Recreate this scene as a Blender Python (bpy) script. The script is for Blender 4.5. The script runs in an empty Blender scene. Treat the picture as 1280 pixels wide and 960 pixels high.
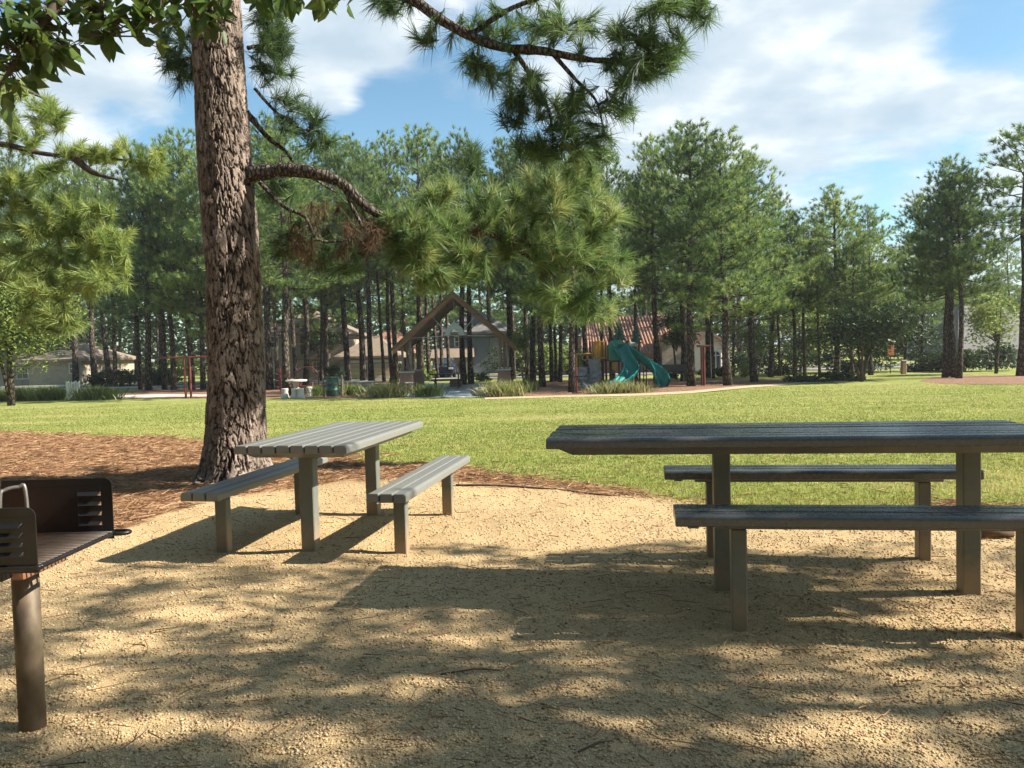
import bpy, math, random
import numpy as np
R=math.radians
C=bpy.context.scene.collection
rng=np.random.default_rng(7)
HAZE=.0004
random.seed(7)

# ------------------------------------------------------------------ camera model (fitted to the place)
FOC,CAMH,PITCH,ROLL=986.6,1.328,-.041,.0263
def ray(px,py):
    a,b=px-640,py-480
    cr,sr=math.cos(ROLL),math.sin(ROLL)
    x=a*cr-b*sr; y=a*sr+b*cr
    c,s=math.cos(PITCH),math.sin(PITCH); u=-y/FOC
    return np.array([x/FOC,c-u*s,s+u*c])
def at(px,py,Y):
    d=ray(px,py); return d*(Y/d[1])+np.array([0,0,CAMH])
FARZ=-.5
def gz(Y):
    return 0.0 if Y<=9 else (FARZ if Y>=32 else FARZ*(Y-9)/23)
def gzv(Y): return np.interp(Y,[9,32],[0,FARZ])
def foot(px,py):
    d=ray(px,py); lo,hi=1.0,400.0
    for _ in range(60):
        m=(lo+hi)/2
        if CAMH+d[2]/d[1]*m>gz(m): lo=m
        else: hi=m
    return np.array([d[0]/d[1]*lo,lo,gz(lo)])

# ------------------------------------------------------------------ mesh helpers
class G:
    def __init__(s): s.v=[]; s.f=[]; s.n=0; s.t=[]
    def add(s,V,F,t=0.5):
        V=np.asarray(V,float).reshape(-1,3)
        for f in F: s.f.append([i+s.n for i in f])
        s.v.append(V); s.t.append(np.full(len(V),t) if np.isscalar(t) else np.asarray(t)); s.n+=len(V); return s
    def box(s,c,size,ch=.004,M=None,t=.5):
        hx,hy,hz=[q/2 for q in size]; ch=min(ch,hx*.45,hy*.45,hz*.45)
        V=[];idx={}
        for sx in(-1,1):
            for sy in(-1,1):
                for sz in(-1,1):
                    for a in range(3):
                        p=[sx*(hx-ch),sy*(hy-ch),sz*(hz-ch)]; p[a]+=ch*(sx,sy,sz)[a]
                        idx[(sx,sy,sz,a)]=len(V); V.append(p)
        F=[]
        for a in range(3):
            b,c2=(a+1)%3,(a+2)%3
            for q in(-1,1):
                k=[]
                for (m,n) in((-1,-1),(1,-1),(1,1),(-1,1)):
                    g=[0,0,0]; g[a]=q; g[b]=m; g[c2]=n; k.append(idx[(*g,a)])
                F.append(k if q>0 else k[::-1])
        for a in range(3):
            b,c2=(a+1)%3,(a+2)%3
            for m in(-1,1):
                for n in(-1,1):
                    g0=[0,0,0];g1=[0,0,0]
                    g0[a]=-1;g1[a]=1;g0[b]=g1[b]=m;g0[c2]=g1[c2]=n
                    k=[idx[(*g0,b)],idx[(*g1,b)],idx[(*g1,c2)],idx[(*g0,c2)]]
                    F.append(k if m*n>0 else k[::-1])
        for sx in(-1,1):
            for sy in(-1,1):
                for sz in(-1,1):
                    k=[idx[(sx,sy,sz,a)] for a in range(3)]
                    F.append(k if sx*sy*sz>0 else k[::-1])
        V=np.array(V)
        if M is not None: V=V@np.asarray(M,float).T
        return s.add(V+np.asarray(c,float),F,t)
    def beam(s,p0,p1,w,h,ch=.004,t=.5,up=(0,0,1)):
        p0=np.asarray(p0,float);p1=np.asarray(p1,float); d=p1-p0;L=np.linalg.norm(d);d/=L
        up=np.asarray(up,float)
        if abs(d@up)>.99: up=np.array([0,1.,0])
        x=np.cross(d,up);x/=np.linalg.norm(x); z=np.cross(x,d)
        return s.box((p0+p1)/2,(w,L,h),ch,np.array([x,d,z]).T,t)
    def tube(s,pts,rad,n=8,cap=True,t=.5,tw=0.):
        P=np.asarray(pts,float); m=len(P)
        r=np.full(m,rad) if np.isscalar(rad) else np.asarray(rad,float)
        T=np.gradient(P,axis=0); T/=np.linalg.norm(T,axis=1)[:,None]+1e-12
        u=np.array([1.,0,0]) if abs(T[0][0])<.9 else np.array([0,1.,0])
        a=np.linspace(0,2*math.pi,n,endpoint=False); V=[]
        for i in range(m):
            u=u-T[i]*(u@T[i]); u/=np.linalg.norm(u); w=np.cross(T[i],u)
            V.append(P[i]+r[i]*(np.cos(a)[:,None]*u+np.sin(a)[:,None]*w))
        F=[[i*n+j,i*n+(j+1)%n,(i+1)*n+(j+1)%n,(i+1)*n+j] for i in range(m-1) for j in range(n)]
        if cap: F+= [list(range(n))[::-1],[(m-1)*n+j for j in range(n)]]
        return s.add(np.concatenate(V),F,t)
    def prism(s,poly,vec,t=.5):
        P=np.asarray(poly,float);n=len(P); v=np.asarray(vec,float)
        F=[list(range(n))[::-1],[n+i for i in range(n)]]+[[i,(i+1)%n,n+(i+1)%n,n+i] for i in range(n)]
        return s.add(np.concatenate([P,P+v]),F,t)
    def lathe(s,prof,c,n=20,t=.5):
        a=np.linspace(0,2*math.pi,n,endpoint=False);V=[]
        for r,z in prof: V.append(np.stack([r*np.cos(a)+c[0],r*np.sin(a)+c[1],np.full(n,z+c[2])],1))
        m=len(prof)
        F=[[i*n+j,i*n+(j+1)%n,(i+1)*n+(j+1)%n,(i+1)*n+j] for i in range(m-1) for j in range(n)]
        F+=[list(range(n))[::-1],[(m-1)*n+j for j in range(n)]]
        return s.add(np.concatenate(V),F,t)
    def build(s,name,mat,parent=None,world=True,smooth=False):
        me=bpy.data.meshes.new(name); V=np.concatenate(s.v)
        if parent is not None and world:
            V=V-np.array(origin(parent))
        me.from_pydata(V.tolist(),[],s.f); at_=me.attributes.new('tint','FLOAT','POINT'); at_.data.foreach_set('value',np.concatenate(s.t).astype(np.float32))
        return link(name,me,mat,parent,smooth)
def origin(o):
    l=np.array(o.location)
    return l+origin(o.parent) if o.parent else l
def link(name,me,mat,parent=None,smooth=False):
    me.materials.append(mat)
    if smooth: me.polygons.foreach_set('use_smooth',[True]*len(me.polygons))
    me.update()
    o=bpy.data.objects.new(name,me); C.objects.link(o)
    if parent is not None: o.parent=parent
    return o
def npmesh(name,V,F,mat,parent=None,tint=None,smooth=False,org=None,extra=None):
    """V (n,3), F (m,k) all faces with k corners"""
    V=np.asarray(V,np.float32)
    if org is not None: V=V-np.asarray(org,np.float32)
    F=np.asarray(F,np.int32); m,k=F.shape
    me=bpy.data.meshes.new(name); me.vertices.add(len(V)); me.vertices.foreach_set('co',V.ravel())
    me.loops.add(m*k); me.loops.foreach_set('vertex_index',F.ravel())
    me.polygons.add(m); me.polygons.foreach_set('loop_start',np.arange(0,m*k,k,dtype=np.int32))
    me.update(calc_edges=True)
    A={'tint':tint} if tint is not None else {}
    if extra: A.update(extra)
    for nm,d in A.items():
        a=me.attributes.new(nm,'FLOAT','POINT'); a.data.foreach_set('value',np.asarray(d,np.float32))
    return link(name,me,mat,parent,smooth)
def thing(name,label,cat,loc=(0,0,0),group=None,rz=0):
    o=bpy.data.objects.new(name,None); C.objects.link(o); o.location=[float(q) for q in loc]; o.rotation_euler=(0,0,rz); o.empty_display_size=.2
    return tag(o,label,cat,group)
def tag(o,label,cat,group=None,kind=None):
    if label: o['label']=label
    if cat: o['category']=cat
    if group: o['group']=group
    if kind: o['kind']=kind
    return o
def copy_tree(o,parent=None):
    c=o.copy(); C.objects.link(c); c.parent=parent
    for ch in list(o.children): copy_tree(ch,c)
    return c

# ------------------------------------------------------------------ materials
def mat(name): 
    m=bpy.data.materials.new(name); m.use_nodes=True; nt=m.node_tree; b=nt.nodes['Principled BSDF']; return m,nt,b
def N(nt,t,**k):
    n=nt.nodes.new(t)
    for a,v in k.items():
        if a in n.inputs: n.inputs[a].default_value=v
        else: setattr(n,a,v)
    return n
def L(nt,a,b): nt.links.new(a,b)
def ramp(nt,fac,stops):
    r=nt.nodes.new('ShaderNodeValToRGB'); e=r.color_ramp.elements
    while len(e)<len(stops): e.new(.5)
    for q,(p,c) in zip(e,stops): q.position=p; q.color=(*c,1)
    L(nt,fac,r.inputs[0]); return r.outputs[0]
def noise(nt,scale,detail=5,coord='Object',rough=.6,sc=(1,1,1)):
    tc=N(nt,'ShaderNodeTexCoord'); mp=N(nt,'ShaderNodeMapping'); mp.inputs['Scale'].default_value=sc
    L(nt,tc.outputs[coord],mp.inputs[0]); n=N(nt,'ShaderNodeTexNoise'); n.inputs['Scale'].default_value=scale; n.inputs['Detail'].default_value=detail; n.inputs['Roughness'].default_value=rough
    L(nt,mp.outputs[0],n.inputs['Vector']); return n.outputs['Fac']
def bump(nt,b,h,strength=.3,dist=.01):
    n=N(nt,'ShaderNodeBump'); n.inputs['Strength'].default_value=strength; n.inputs['Distance'].default_value=dist
    L(nt,h,n.inputs['Height']); L(nt,n.outputs[0],b.inputs['Normal'])
def plain(name,c,rough=.6,metal=0,var=.15,scale=6,bstr=.15,bd=.005,spec=.5):
    m,nt,b=mat(name); c=np.array(c)
    f=noise(nt,scale,6); col=ramp(nt,f,[(.3,tuple(c*(1-var))),(.7,tuple(np.minimum(1,c*(1+var))))])
    L(nt,col,b.inputs['Base Color']); b.inputs['Roughness'].default_value=rough; b.inputs['Metallic'].default_value=metal; b.inputs['Specular IOR Level'].default_value=spec
    if bstr: bump(nt,b,noise(nt,scale*6,4),bstr,bd)
    return m
def tinted(name,stops,rough=.6,trans=0.,spec=.3,vary=0.,tcol=None):
    """colour by the per-vertex tint, with translucency for leaves"""
    m,nt,b=mat(name); a=N(nt,'ShaderNodeAttribute',attribute_name='tint'); fac=a.outputs['Fac']
    if vary:
        oi=N(nt,'ShaderNodeObjectInfo'); mm=N(nt,'ShaderNodeMath',operation='MULTIPLY_ADD'); L(nt,oi.outputs['Random'],mm.inputs[0]); mm.inputs[1].default_value=vary; mm.inputs[2].default_value=-vary/2
        ad=N(nt,'ShaderNodeMath',operation='ADD'); L(nt,fac,ad.inputs[0]); L(nt,mm.outputs[0],ad.inputs[1]); fac=ad.outputs[0]
    col=ramp(nt,fac,stops); L(nt,col,b.inputs['Base Color']); b.inputs['Roughness'].default_value=rough; b.inputs['Specular IOR Level'].default_value=spec
    if trans:
        t=N(nt,'ShaderNodeBsdfTranslucent')
        hs=N(nt,'ShaderNodeHueSaturation'); hs.inputs['Value'].default_value=1.5; hs.inputs['Hue'].default_value=.485; L(nt,col,hs.inputs['Color']); L(nt,hs.outputs[0],t.inputs[0])
        x=N(nt,'ShaderNodeMixShader'); x.inputs[0].default_value=trans
        L(nt,b.outputs[0],x.inputs[1]); L(nt,t.outputs[0],x.inputs[2]); L(nt,x.outputs[0],nt.nodes['Material Output'].inputs[0])
    return m
M={}
M['needle_near']=tinted('pine needles',[(0,(.025,.05,.018)),(.45,(.07,.135,.04)),(.8,(.155,.24,.075)),(1,(.28,.31,.115))],.45,.38,.4)
M['needle_far']=tinted('far pine needles',[(0,(.03,.07,.028)),(.5,(.115,.195,.058)),(1,(.30,.37,.10))],.5,.4,.3,.3)
M['needle_bright']=tinted('sunny pine needles',[(0,(.055,.105,.025)),(.5,(.155,.235,.06)),(1,(.32,.38,.12))],.45,.4,.3)
M['dead']=tinted('dead needles',[(0,(.055,.034,.018)),(1,(.15,.085,.04))],.7,.2)
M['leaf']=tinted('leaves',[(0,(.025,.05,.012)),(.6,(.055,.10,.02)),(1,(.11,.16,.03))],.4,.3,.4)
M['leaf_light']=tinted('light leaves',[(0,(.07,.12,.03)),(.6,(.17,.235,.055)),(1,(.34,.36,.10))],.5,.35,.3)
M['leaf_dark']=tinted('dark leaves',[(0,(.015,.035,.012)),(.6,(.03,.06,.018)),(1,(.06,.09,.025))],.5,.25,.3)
M['strap']=tinted('strap leaves',[(0,(.04,.08,.02)),(.5,(.12,.17,.04)),(.85,(.28,.28,.11)),(1,(.42,.36,.2))],.5,.3)
M['grass']=tinted('lawn blades',[(0,(.10,.14,.03)),(.5,(.215,.25,.062)),(.85,(.33,.32,.11)),(1,(.42,.35,.17))],.6,.35,.2)
M['straw']=tinted('pine straw',[(0,(.11,.055,.028)),(.5,(.255,.145,.075)),(1,(.41,.275,.16))],.7,.1,.2)
M['pebble']=tinted('gravel stones',[(0,(.15,.095,.05)),(.4,(.385,.28,.155)),(.8,(.51,.392,.23)),(1,(.56,.46,.31))],.8,0,.2)

def bark_mat(name,dark,mid,light,attr=False,sc=1.):
    m,nt,b=mat(name)
    n2=noise(nt,22*sc,6,sc=(1,1,.35))
    if attr:
        a=N(nt,'ShaderNodeAttribute',attribute_name='tint'); 
        mm=N(nt,'ShaderNodeMath',operation='MULTIPLY_ADD'); L(nt,n2,mm.inputs[0]); mm.inputs[1].default_value=.45; mm.inputs[2].default_value=-.2
        ad=N(nt,'ShaderNodeMath',operation='ADD'); L(nt,a.outputs['Fac'],ad.inputs[0]); L(nt,mm.outputs[0],ad.inputs[1]); f=ad.outputs[0]
    else:
        tc=N(nt,'ShaderNodeTexCoord'); mp=N(nt,'ShaderNodeMapping'); mp.inputs['Scale'].default_value=(1,1,.4); L(nt,tc.outputs['Object'],mp.inputs[0])
        v=N(nt,'ShaderNodeTexVoronoi',feature='DISTANCE_TO_EDGE'); v.inputs['Scale'].default_value=9*sc; L(nt,mp.outputs[0],v.inputs['Vector'])
        mr=N(nt,'ShaderNodeMapRange'); mr.inputs[2].default_value=.25; L(nt,v.outputs['Distance'],mr.inputs[0])
        ad=N(nt,'ShaderNodeMath',operation='MULTIPLY'); L(nt,mr.outputs[0],ad.inputs[0]); L(nt,n2,ad.inputs[1]); 
        a2=N(nt,'ShaderNodeMath',operation='MULTIPLY'); a2.inputs[1].default_value=1.5; L(nt,ad.outputs[0],a2.inputs[0]); f=a2.outputs[0]
    L(nt,ramp(nt,f,[(.08,dark),(.45,mid),(.95,light)]),b.inputs['Base Color']); b.inputs['Roughness'].default_value=.9; b.inputs['Specular IOR Level'].default_value=.2
    bump(nt,b,f if not attr else noise(nt,60,6,sc=(1,1,.5)),.6 if attr else .8,.012 if attr else .03)
    return m
M['bark_hero']=bark_mat('pine bark plates',(.014,.010,.008),(.105,.08,.065),(.36,.295,.25),True)
M['bark']=bark_mat('pine bark',(.018,.014,.011),(.065,.05,.04),(.17,.135,.105))
M['twig']=plain('twig bark',(.07,.05,.037),.9,0,.3,20,.3)
M['limb']=bark_mat('limb bark',(.022,.018,.015),(.085,.07,.056),(.21,.18,.15),False,2.6)
M['bark_smooth']=plain('smooth tan bark',(.26,.2,.14),.85,0,.25,8,.3)

# furniture
def slat_mat(name,c,rough):
    m,nt,b=mat(name); c=np.array(c)
    f=noise(nt,5,7,sc=(9,.35,9)); g=noise(nt,40,5)
    mx=N(nt,'ShaderNodeMath',operation='MULTIPLY_ADD'); L(nt,g,mx.inputs[0]); mx.inputs[1].default_value=.35; L(nt,f,mx.inputs[2])
    L(nt,ramp(nt,mx.outputs[0],[(.4,tuple(c*.97)),(.9,tuple(c*1.03))]),b.inputs['Base Color'])
    L(nt,ramp(nt,g,[(.3,(rough-.04,)*3),(.7,(rough+.06,)*3)]),b.inputs['Roughness'])
    bump(nt,b,f,.02,.002); return m
M['slat']=slat_mat('sunlit grey slat',(.165,.168,.158),.34)  # same slats as the other table, toned lighter for full sun
M['slat_shaded']=slat_mat('shaded grey slat',(.066,.073,.076),.26)  # shade put into the colour: darker, bluer copy for the shaded table
M['steel']=plain('painted grey steel',(.12,.122,.108),.5,0,.2,7,.12,.002)
def post_mat():
    m,nt,b=mat('weathered steel post')
    f=noise(nt,5,7,sc=(1,1,.5)); g=noise(nt,30,5)
    tc=N(nt,'ShaderNodeTexCoord'); sp=N(nt,'ShaderNodeSeparateXYZ'); L(nt,tc.outputs['Object'],sp.inputs[0])
    mm=N(nt,'ShaderNodeMath',operation='MULTIPLY_ADD'); L(nt,g,mm.inputs[0]); mm.inputs[1].default_value=-.25; L(nt,sp.outputs['Z'],mm.inputs[2])
    dirt=N(nt,'ShaderNodeMapRange'); dirt.inputs[1].default_value=-.05; dirt.inputs[2].default_value=.12; dirt.inputs[3].default_value=.75; dirt.inputs[4].default_value=0; L(nt,mm.outputs[0],dirt.inputs[0])
    base=ramp(nt,f,[(.3,(.088,.098,.084)),(.7,(.138,.148,.126))])
    mx=N(nt,'ShaderNodeMix',data_type='RGBA'); L(nt,dirt.outputs[0],mx.inputs[0]); L(nt,base,mx.inputs[6]); mx.inputs[7].default_value=(.3,.21,.12,1)
    L(nt,mx.outputs[2],b.inputs['Base Color']); b.inputs['Roughness'].default_value=.55; bump(nt,b,g,.12,.002); return m
M['post']=post_mat()
M['black_iron']=plain('blackened iron',(.011,.0105,.01),.4,.3,.5,9,.25,.003)
M['bright_rod']=plain('worn steel rod',(.2,.19,.175),.45,.8,.2,10,.1,.001)
def rust_post():
    m,nt,b=mat('rusty pipe'); f=noise(nt,7,7,sc=(1,1,.5))
    L(nt,ramp(nt,f,[(.32,(.045,.034,.025)),(.5,(.13,.098,.062)),(.68,(.22,.17,.11))]),b.inputs['Base Color']); b.inputs['Roughness'].default_value=.62; b.inputs['Metallic'].default_value=.3
    bump(nt,b,noise(nt,60,5),.2,.002); return m
M['pipe']=rust_post()
M['grill_bar']=plain('browned grill bars',(.042,.029,.021),.45,.4,.5,9,.2,.002)
M['rust']=plain('rusted plate',(.20,.09,.05),.7,.2,.4,12,.3)

# buildings etc
def stone_mat(name,c1,c2,mort,sx,sz):
    m,nt,b=mat(name); tc=N(nt,'ShaderNodeTexCoord'); mp=N(nt,'ShaderNodeMapping'); mp.inputs['Rotation'].default_value=(R(90),0,0); L(nt,tc.outputs['Object'],mp.inputs[0])
    t=N(nt,'ShaderNodeTexBrick'); t.inputs['Color1'].default_value=(*c1,1); t.inputs['Color2'].default_value=(*c2,1); t.inputs['Mortar'].default_value=(*mort,1)
    t.inputs['Scale'].default_value=1; t.inputs['Brick Width'].default_value=sx; t.inputs['Row Height'].default_value=sz; t.inputs['Mortar Size'].default_value=.012; t.inputs['Bias'].default_value=0
    L(nt,mp.outputs[0],t.inputs['Vector'])
    mx=N(nt,'ShaderNodeMix',data_type='RGBA',blend_type='MULTIPLY'); mx.inputs[0].default_value=.6; L(nt,t.outputs[0],mx.inputs[6]); L(nt,ramp(nt,noise(nt,3,5),[(.3,(.55,.55,.55)),(.7,(1,1,1))]),mx.inputs[7])
    L(nt,mx.outputs[2],b.inputs['Base Color']); b.inputs['Roughness'].default_value=.85; return m
M['brick']=stone_mat('red brick',(.31,.145,.085),(.38,.19,.115),(.3,.22,.17),.22,.075)
M['tanstone']=stone_mat('tan stone',(.36,.28,.19),(.26,.2,.14),(.36,.31,.25),.45,.22)
M['greystone']=stone_mat('grey stone',(.33,.3,.27),(.23,.21,.19),(.38,.36,.33),.45,.2)
M['beigebrick']=stone_mat('beige brick',(.38,.31,.225),(.33,.26,.19),(.4,.36,.3),.25,.08)
M['stucco']=plain('cream stucco',(.72,.63,.5),.9,0,.08,3)
M['bluegrey']=plain('blue grey siding',(.12,.145,.165),.8,0,.1,3)
def shingle(name,c):
    m,nt,b=mat(name); c=np.array(c)
    f=noise(nt,2.5,6); g=noise(nt,14,3,sc=(1,1,4))
    mm=N(nt,'ShaderNodeMath',operation='MULTIPLY_ADD'); L(nt,g,mm.inputs[0]); mm.inputs[1].default_value=.6; L(nt,f,mm.inputs[2])
    L(nt,ramp(nt,mm.outputs[0],[(.5,tuple(c*.7)),(1.,tuple(c*1.25))]),b.inputs['Base Color']); b.inputs['Roughness'].default_value=.9; return m
M['shingle']=shingle('brown shingles',(.185,.145,.11)); M['shingle_grey']=shingle('grey shingles',(.125,.12,.115)); M['shingle_dark']=shingle('mossy dark shingles',(.075,.08,.05))
M['tile']=plain('terracotta tile',(.27,.145,.095),.8,0,.35,5)
M['trim']=plain('pale trim',(.6,.56,.48),.7,0,.08,4)
M['glass']=plain('window glass',(.04,.055,.06),.08,0,.3,1,0,spec=.8)
M['garage']=plain('beige garage door',(.42,.36,.28),.7,0,.08,3)
M['door']=plain('dark wood door',(.07,.04,.025),.5,0,.3,4)
M['timber']=plain('stained timber',(.145,.074,.032),.65,0,.3,4)
M['timber_grey']=plain('weathered timber',(.22,.17,.125),.8,0,.3,4)
M['galv']=plain('galvanised metal',(.42,.43,.42),.45,.6,.2,6)
M['lead']=plain('pale green metal',(.36,.41,.37),.6,.1,.2,6)
M['teal']=plain('glossy teal plastic',(.006,.2,.18),.22,0,.15,3,.05)
M['teal_dark']=plain('dark teal plastic',(.004,.085,.075),.3,0,.2,3,.05)
M['yellow']=plain('ochre coated metal',(.52,.27,.03),.45,0,.15,4)
M['maroon']=plain('maroon coated metal',(.095,.016,.018),.4,0,.15,4)
M['redsteel']=plain('red brown coated steel',(.13,.03,.022),.45,0,.15,4)
M['rock']=plain('moulded grey rock',(.24,.24,.235),.85,0,.3,3,.5,.05)
M['concrete']=plain('pale concrete',(.5,.47,.42),.85,0,.12,4,.2)
M['bluepaving']=plain('blue grey paving',(.36,.39,.4),.8,0,.12,2)
M['barrel']=plain('green coated barrel',(.03,.075,.055),.5,0,.2,4)
M['darkplastic']=plain('dark coated metal',(.02,.028,.03),.4,0,.2,4)
M['white']=plain('white paint',(.78,.78,.76),.5,0,.05,4)
M['orange']=plain('orange red panel',(.55,.17,.08),.5,0,.1,4)
M['navy']=plain('navy car paint',(.012,.016,.035),.2,0,.1,2,0)
M['tyre']=plain('tyre rubber',(.015,.015,.015),.8)
M['lamp_glass']=plain('lamp glass',(.6,.6,.6),.1,0,.05,2,0)
M['asphalt']=plain('asphalt',(.08,.08,.08),.9,0,.15,3,.3)
M['path']=plain('decomposed granite path',(.42,.32,.2),.9,0,.15,3,.3)
M['mulch']=plain('red brown mulch',(.20,.105,.06),.95,0,.4,5,.8,.04)
M['wood']=plain('old log',(.10,.06,.035),.9,0,.3,8,.4)

# ------------------------------------------------------------------ ground
def pxline(pts): 
    A=np.array([foot(*p)[:2] for p in pts]); o=np.argsort(A[:,0]); return A[o,0],A[o,1]
GRAV=pxline([(-260,800),(-100,745),(0,712),(140,666),(240,632),(330,612),(430,601),(560,598),(650,606),(760,618),(860,623),(960,640),(1100,640),(1300,640),(1500,645)])
GRAS=pxline([(-260,528),(-100,531),(0,537),(120,545),(245,548),(340,560),(420,570),(520,577),(600,589),(700,603),(790,615),(860,623),(960,640),(1100,640),(1300,640),(1500,645)])
def vnoise(x,y,seed=0,oct=4,f=1.):
    o=np.zeros(np.shape(x)); amp=1;tot=0
    for k in range(oct):
        X=x*f;Y=y*f; xi=np.floor(X).astype(np.int64); yi=np.floor(Y).astype(np.int64); u=X-xi;v=Y-yi; u=u*u*(3-2*u); v=v*v*(3-2*v)
        def h(a,b):
            n=(a*374761393+b*668265263+(seed+k*17)*2147483647)&0xffffffff
            n=((n^(n>>13))*1274126177)&0xffffffff
            return ((n^(n>>16))&0xffff)/65535.
        o+=amp*((h(xi,yi)*(1-u)+h(xi+1,yi)*u)*(1-v)+(h(xi,yi+1)*(1-u)+h(xi+1,yi+1)*u)*v); tot+=amp; amp*=.5; f=f*2
    return o/tot
def sstep(a,b,x): t=np.clip((x-a)/(b-a),0,1); return t*t*(3-2*t)
def cover(x,y):
    n=(vnoise(x,y,3,4,1.1)-.5)*1.5+(vnoise(x,y,9,3,7)-.5)*.5
    grass=sstep(-.25,.35,y-np.interp(x,*GRAS)+n)
    grav=sstep(-.2,.25,np.interp(x,*GRAV)-y+n*.55)
    grav=np.where(grass*0+grav>1-grass,1-grass,grav)
    return grass,grav
def hz_near(x,y):
    g,_=cover(x,y)
    return ((vnoise(x,y,21,4,2.2)-.5)*.04+(vnoise(x,y,23,2,4.5)-.5)*.022+(vnoise(x,y,5,3,12)-.5)*.012)*np.clip((16-y)/6,0,1)
xs=np.concatenate([-np.geomspace(500,9.2,60),np.arange(-9,9.01,.06),np.geomspace(9.2,500,60)])
ys=np.concatenate([np.arange(-14,.9,1.),np.arange(1,14,.06),np.arange(14,36.1,.5),np.geomspace(37,900,50)])
ys=np.unique(np.concatenate([ys,[9.,32.]]))
X,Y=np.meshgrid(xs,ys); Z=gzv(Y)+hz_near(X,Y)*(np.abs(X)<12)
gr,gv=cover(X,Y); nx,ny=len(xs),len(ys)
idx=np.arange(nx*ny).reshape(ny,nx); F=np.stack([idx[:-1,:-1],idx[:-1,1:],idx[1:,1:],idx[1:,:-1]],-1).reshape(-1,4)
def ground_mat():
    m,nt,b=mat('park ground')
    a1=N(nt,'ShaderNodeAttribute',attribute_name='grass').outputs['Fac']; a2=N(nt,'ShaderNodeAttribute',attribute_name='gravel').outputs['Fac']
    fine=noise(nt,180,4); mid=noise(nt,14,6); big=noise(nt,.9,5)
    gcol=ramp(nt,fine,[(.28,(.17,.11,.055)),(.45,(.375,.275,.147)),(.6,(.485,.37,.215)),(.78,(.57,.46,.295))])
    tone=ramp(nt,big,[(.3,(.82,.80,.78)),(.7,(1.08,1.05,1.))])
    mx=N(nt,'ShaderNodeMix',data_type='RGBA',blend_type='MULTIPLY'); mx.inputs[0].default_value=1; L(nt,gcol,mx.inputs[6]); L(nt,tone,mx.inputs[7])
    scol=ramp(nt,noise(nt,30,6,sc=(1,2.5,1)),[(.3,(.11,.062,.034)),(.5,(.25,.14,.072)),(.72,(.38,.24,.135))])
    f1=noise(nt,3.2,8); lawn=ramp(nt,f1,[(.25,(.12,.155,.036)),(.5,(.2,.23,.06)),(.75,(.3,.295,.10))])
    dry=ramp(nt,noise(nt,.33,5,sc=(.6,1.6,1)),[(.5,(0,0,0)),(.7,(.65,.65,.65))])
    l2=N(nt,'ShaderNodeMix',data_type='RGBA'); L(nt,dry,l2.inputs[0]); L(nt,lawn,l2.inputs[6]); l2.inputs[7].default_value=(.36,.30,.15,1)
    m1=N(nt,'ShaderNodeMix',data_type='RGBA'); L(nt,a2,m1.inputs[0]); L(nt,scol,m1.inputs[6]); L(nt,mx.outputs[2],m1.inputs[7])
    m2=N(nt,'ShaderNodeMix',data_type='RGBA'); L(nt,a1,m2.inputs[0]); L(nt,m1.outputs[2],m2.inputs[6]); L(nt,l2.outputs[2],m2.inputs[7])
    L(nt,m2.outputs[2],b.inputs['Base Color']); b.inputs['Roughness'].default_value=.95; b.inputs['Specular IOR Level'].default_value=.1
    ad=N(nt,'ShaderNodeMath',operation='MULTIPLY_ADD'); L(nt,fine,ad.inputs[0]); ad.inputs[1].default_value=.5; L(nt,mid,ad.inputs[2])
    bump(nt,b,ad.outputs[0],.9,.012); return m
g=npmesh('ground',np.stack([X,Y,Z],-1).reshape(-1,3),F,ground_mat(),extra={'grass':gr.ravel(),'gravel':gv.ravel()},smooth=True)
tag(g,None,None,kind='structure')

# scatter: stones, straw, grass blades
def infrustum(n,y0,y1,pw=2.,mx=.72,pad=.4):
    u=rng.random(n); 
    y=(y0**(1-pw)+(y1**(1-pw)-y0**(1-pw))*u)**(1/(1-pw)) if pw!=1 else y0*(y1/y0)**u
    x=(rng.random(n)*2-1)*(mx*y+pad); return x,y
# density ~ 1/y^(pw-1) per metre (x-span grows with y)
x,y=infrustum(150000,1.9,9.6,1.6)
g_,v_=cover(x,y); k=(v_>rng.random(len(x))); x,y=x[k],y[k]; n=len(x)
oc=np.array([[1,0,0],[-1,0,0],[0,1,0],[0,-1,0],[0,0,1],[0,0,-1]],float)
of=np.array([[0,2,4],[2,1,4],[1,3,4],[3,0,4],[2,0,5],[1,2,5],[3,1,5],[0,3,5]])
sz=(.0026+.0046*rng.random(n)**2.5)*(1+.10*(y-2))
ang=rng.random(n)*6.28
J=oc[None]*(.65+.7*rng.random((n,6,1)))*np.array([1.2,1,.7])
ca,sa=np.cos(ang)[:,None],np.sin(ang)[:,None]
V=np.stack([J[:,:,0]*ca-J[:,:,1]*sa,J[:,:,0]*sa+J[:,:,1]*ca,J[:,:,2]],-1)*sz[:,None,None]
V+=np.stack([x,y,hz_near(x,y)+sz*.25],-1)[:,None]
Fp=(of[None]+6*np.arange(n)[:,None,None]).reshape(-1,3)
o=npmesh('gravel',V.reshape(-1,3),Fp,M['pebble'],tint=np.repeat(np.clip(rng.normal(.5,.22,n),0,1),6)); tag(o,'loose tan gravel stones strewn over the picnic area','gravel',kind='stuff')

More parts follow.
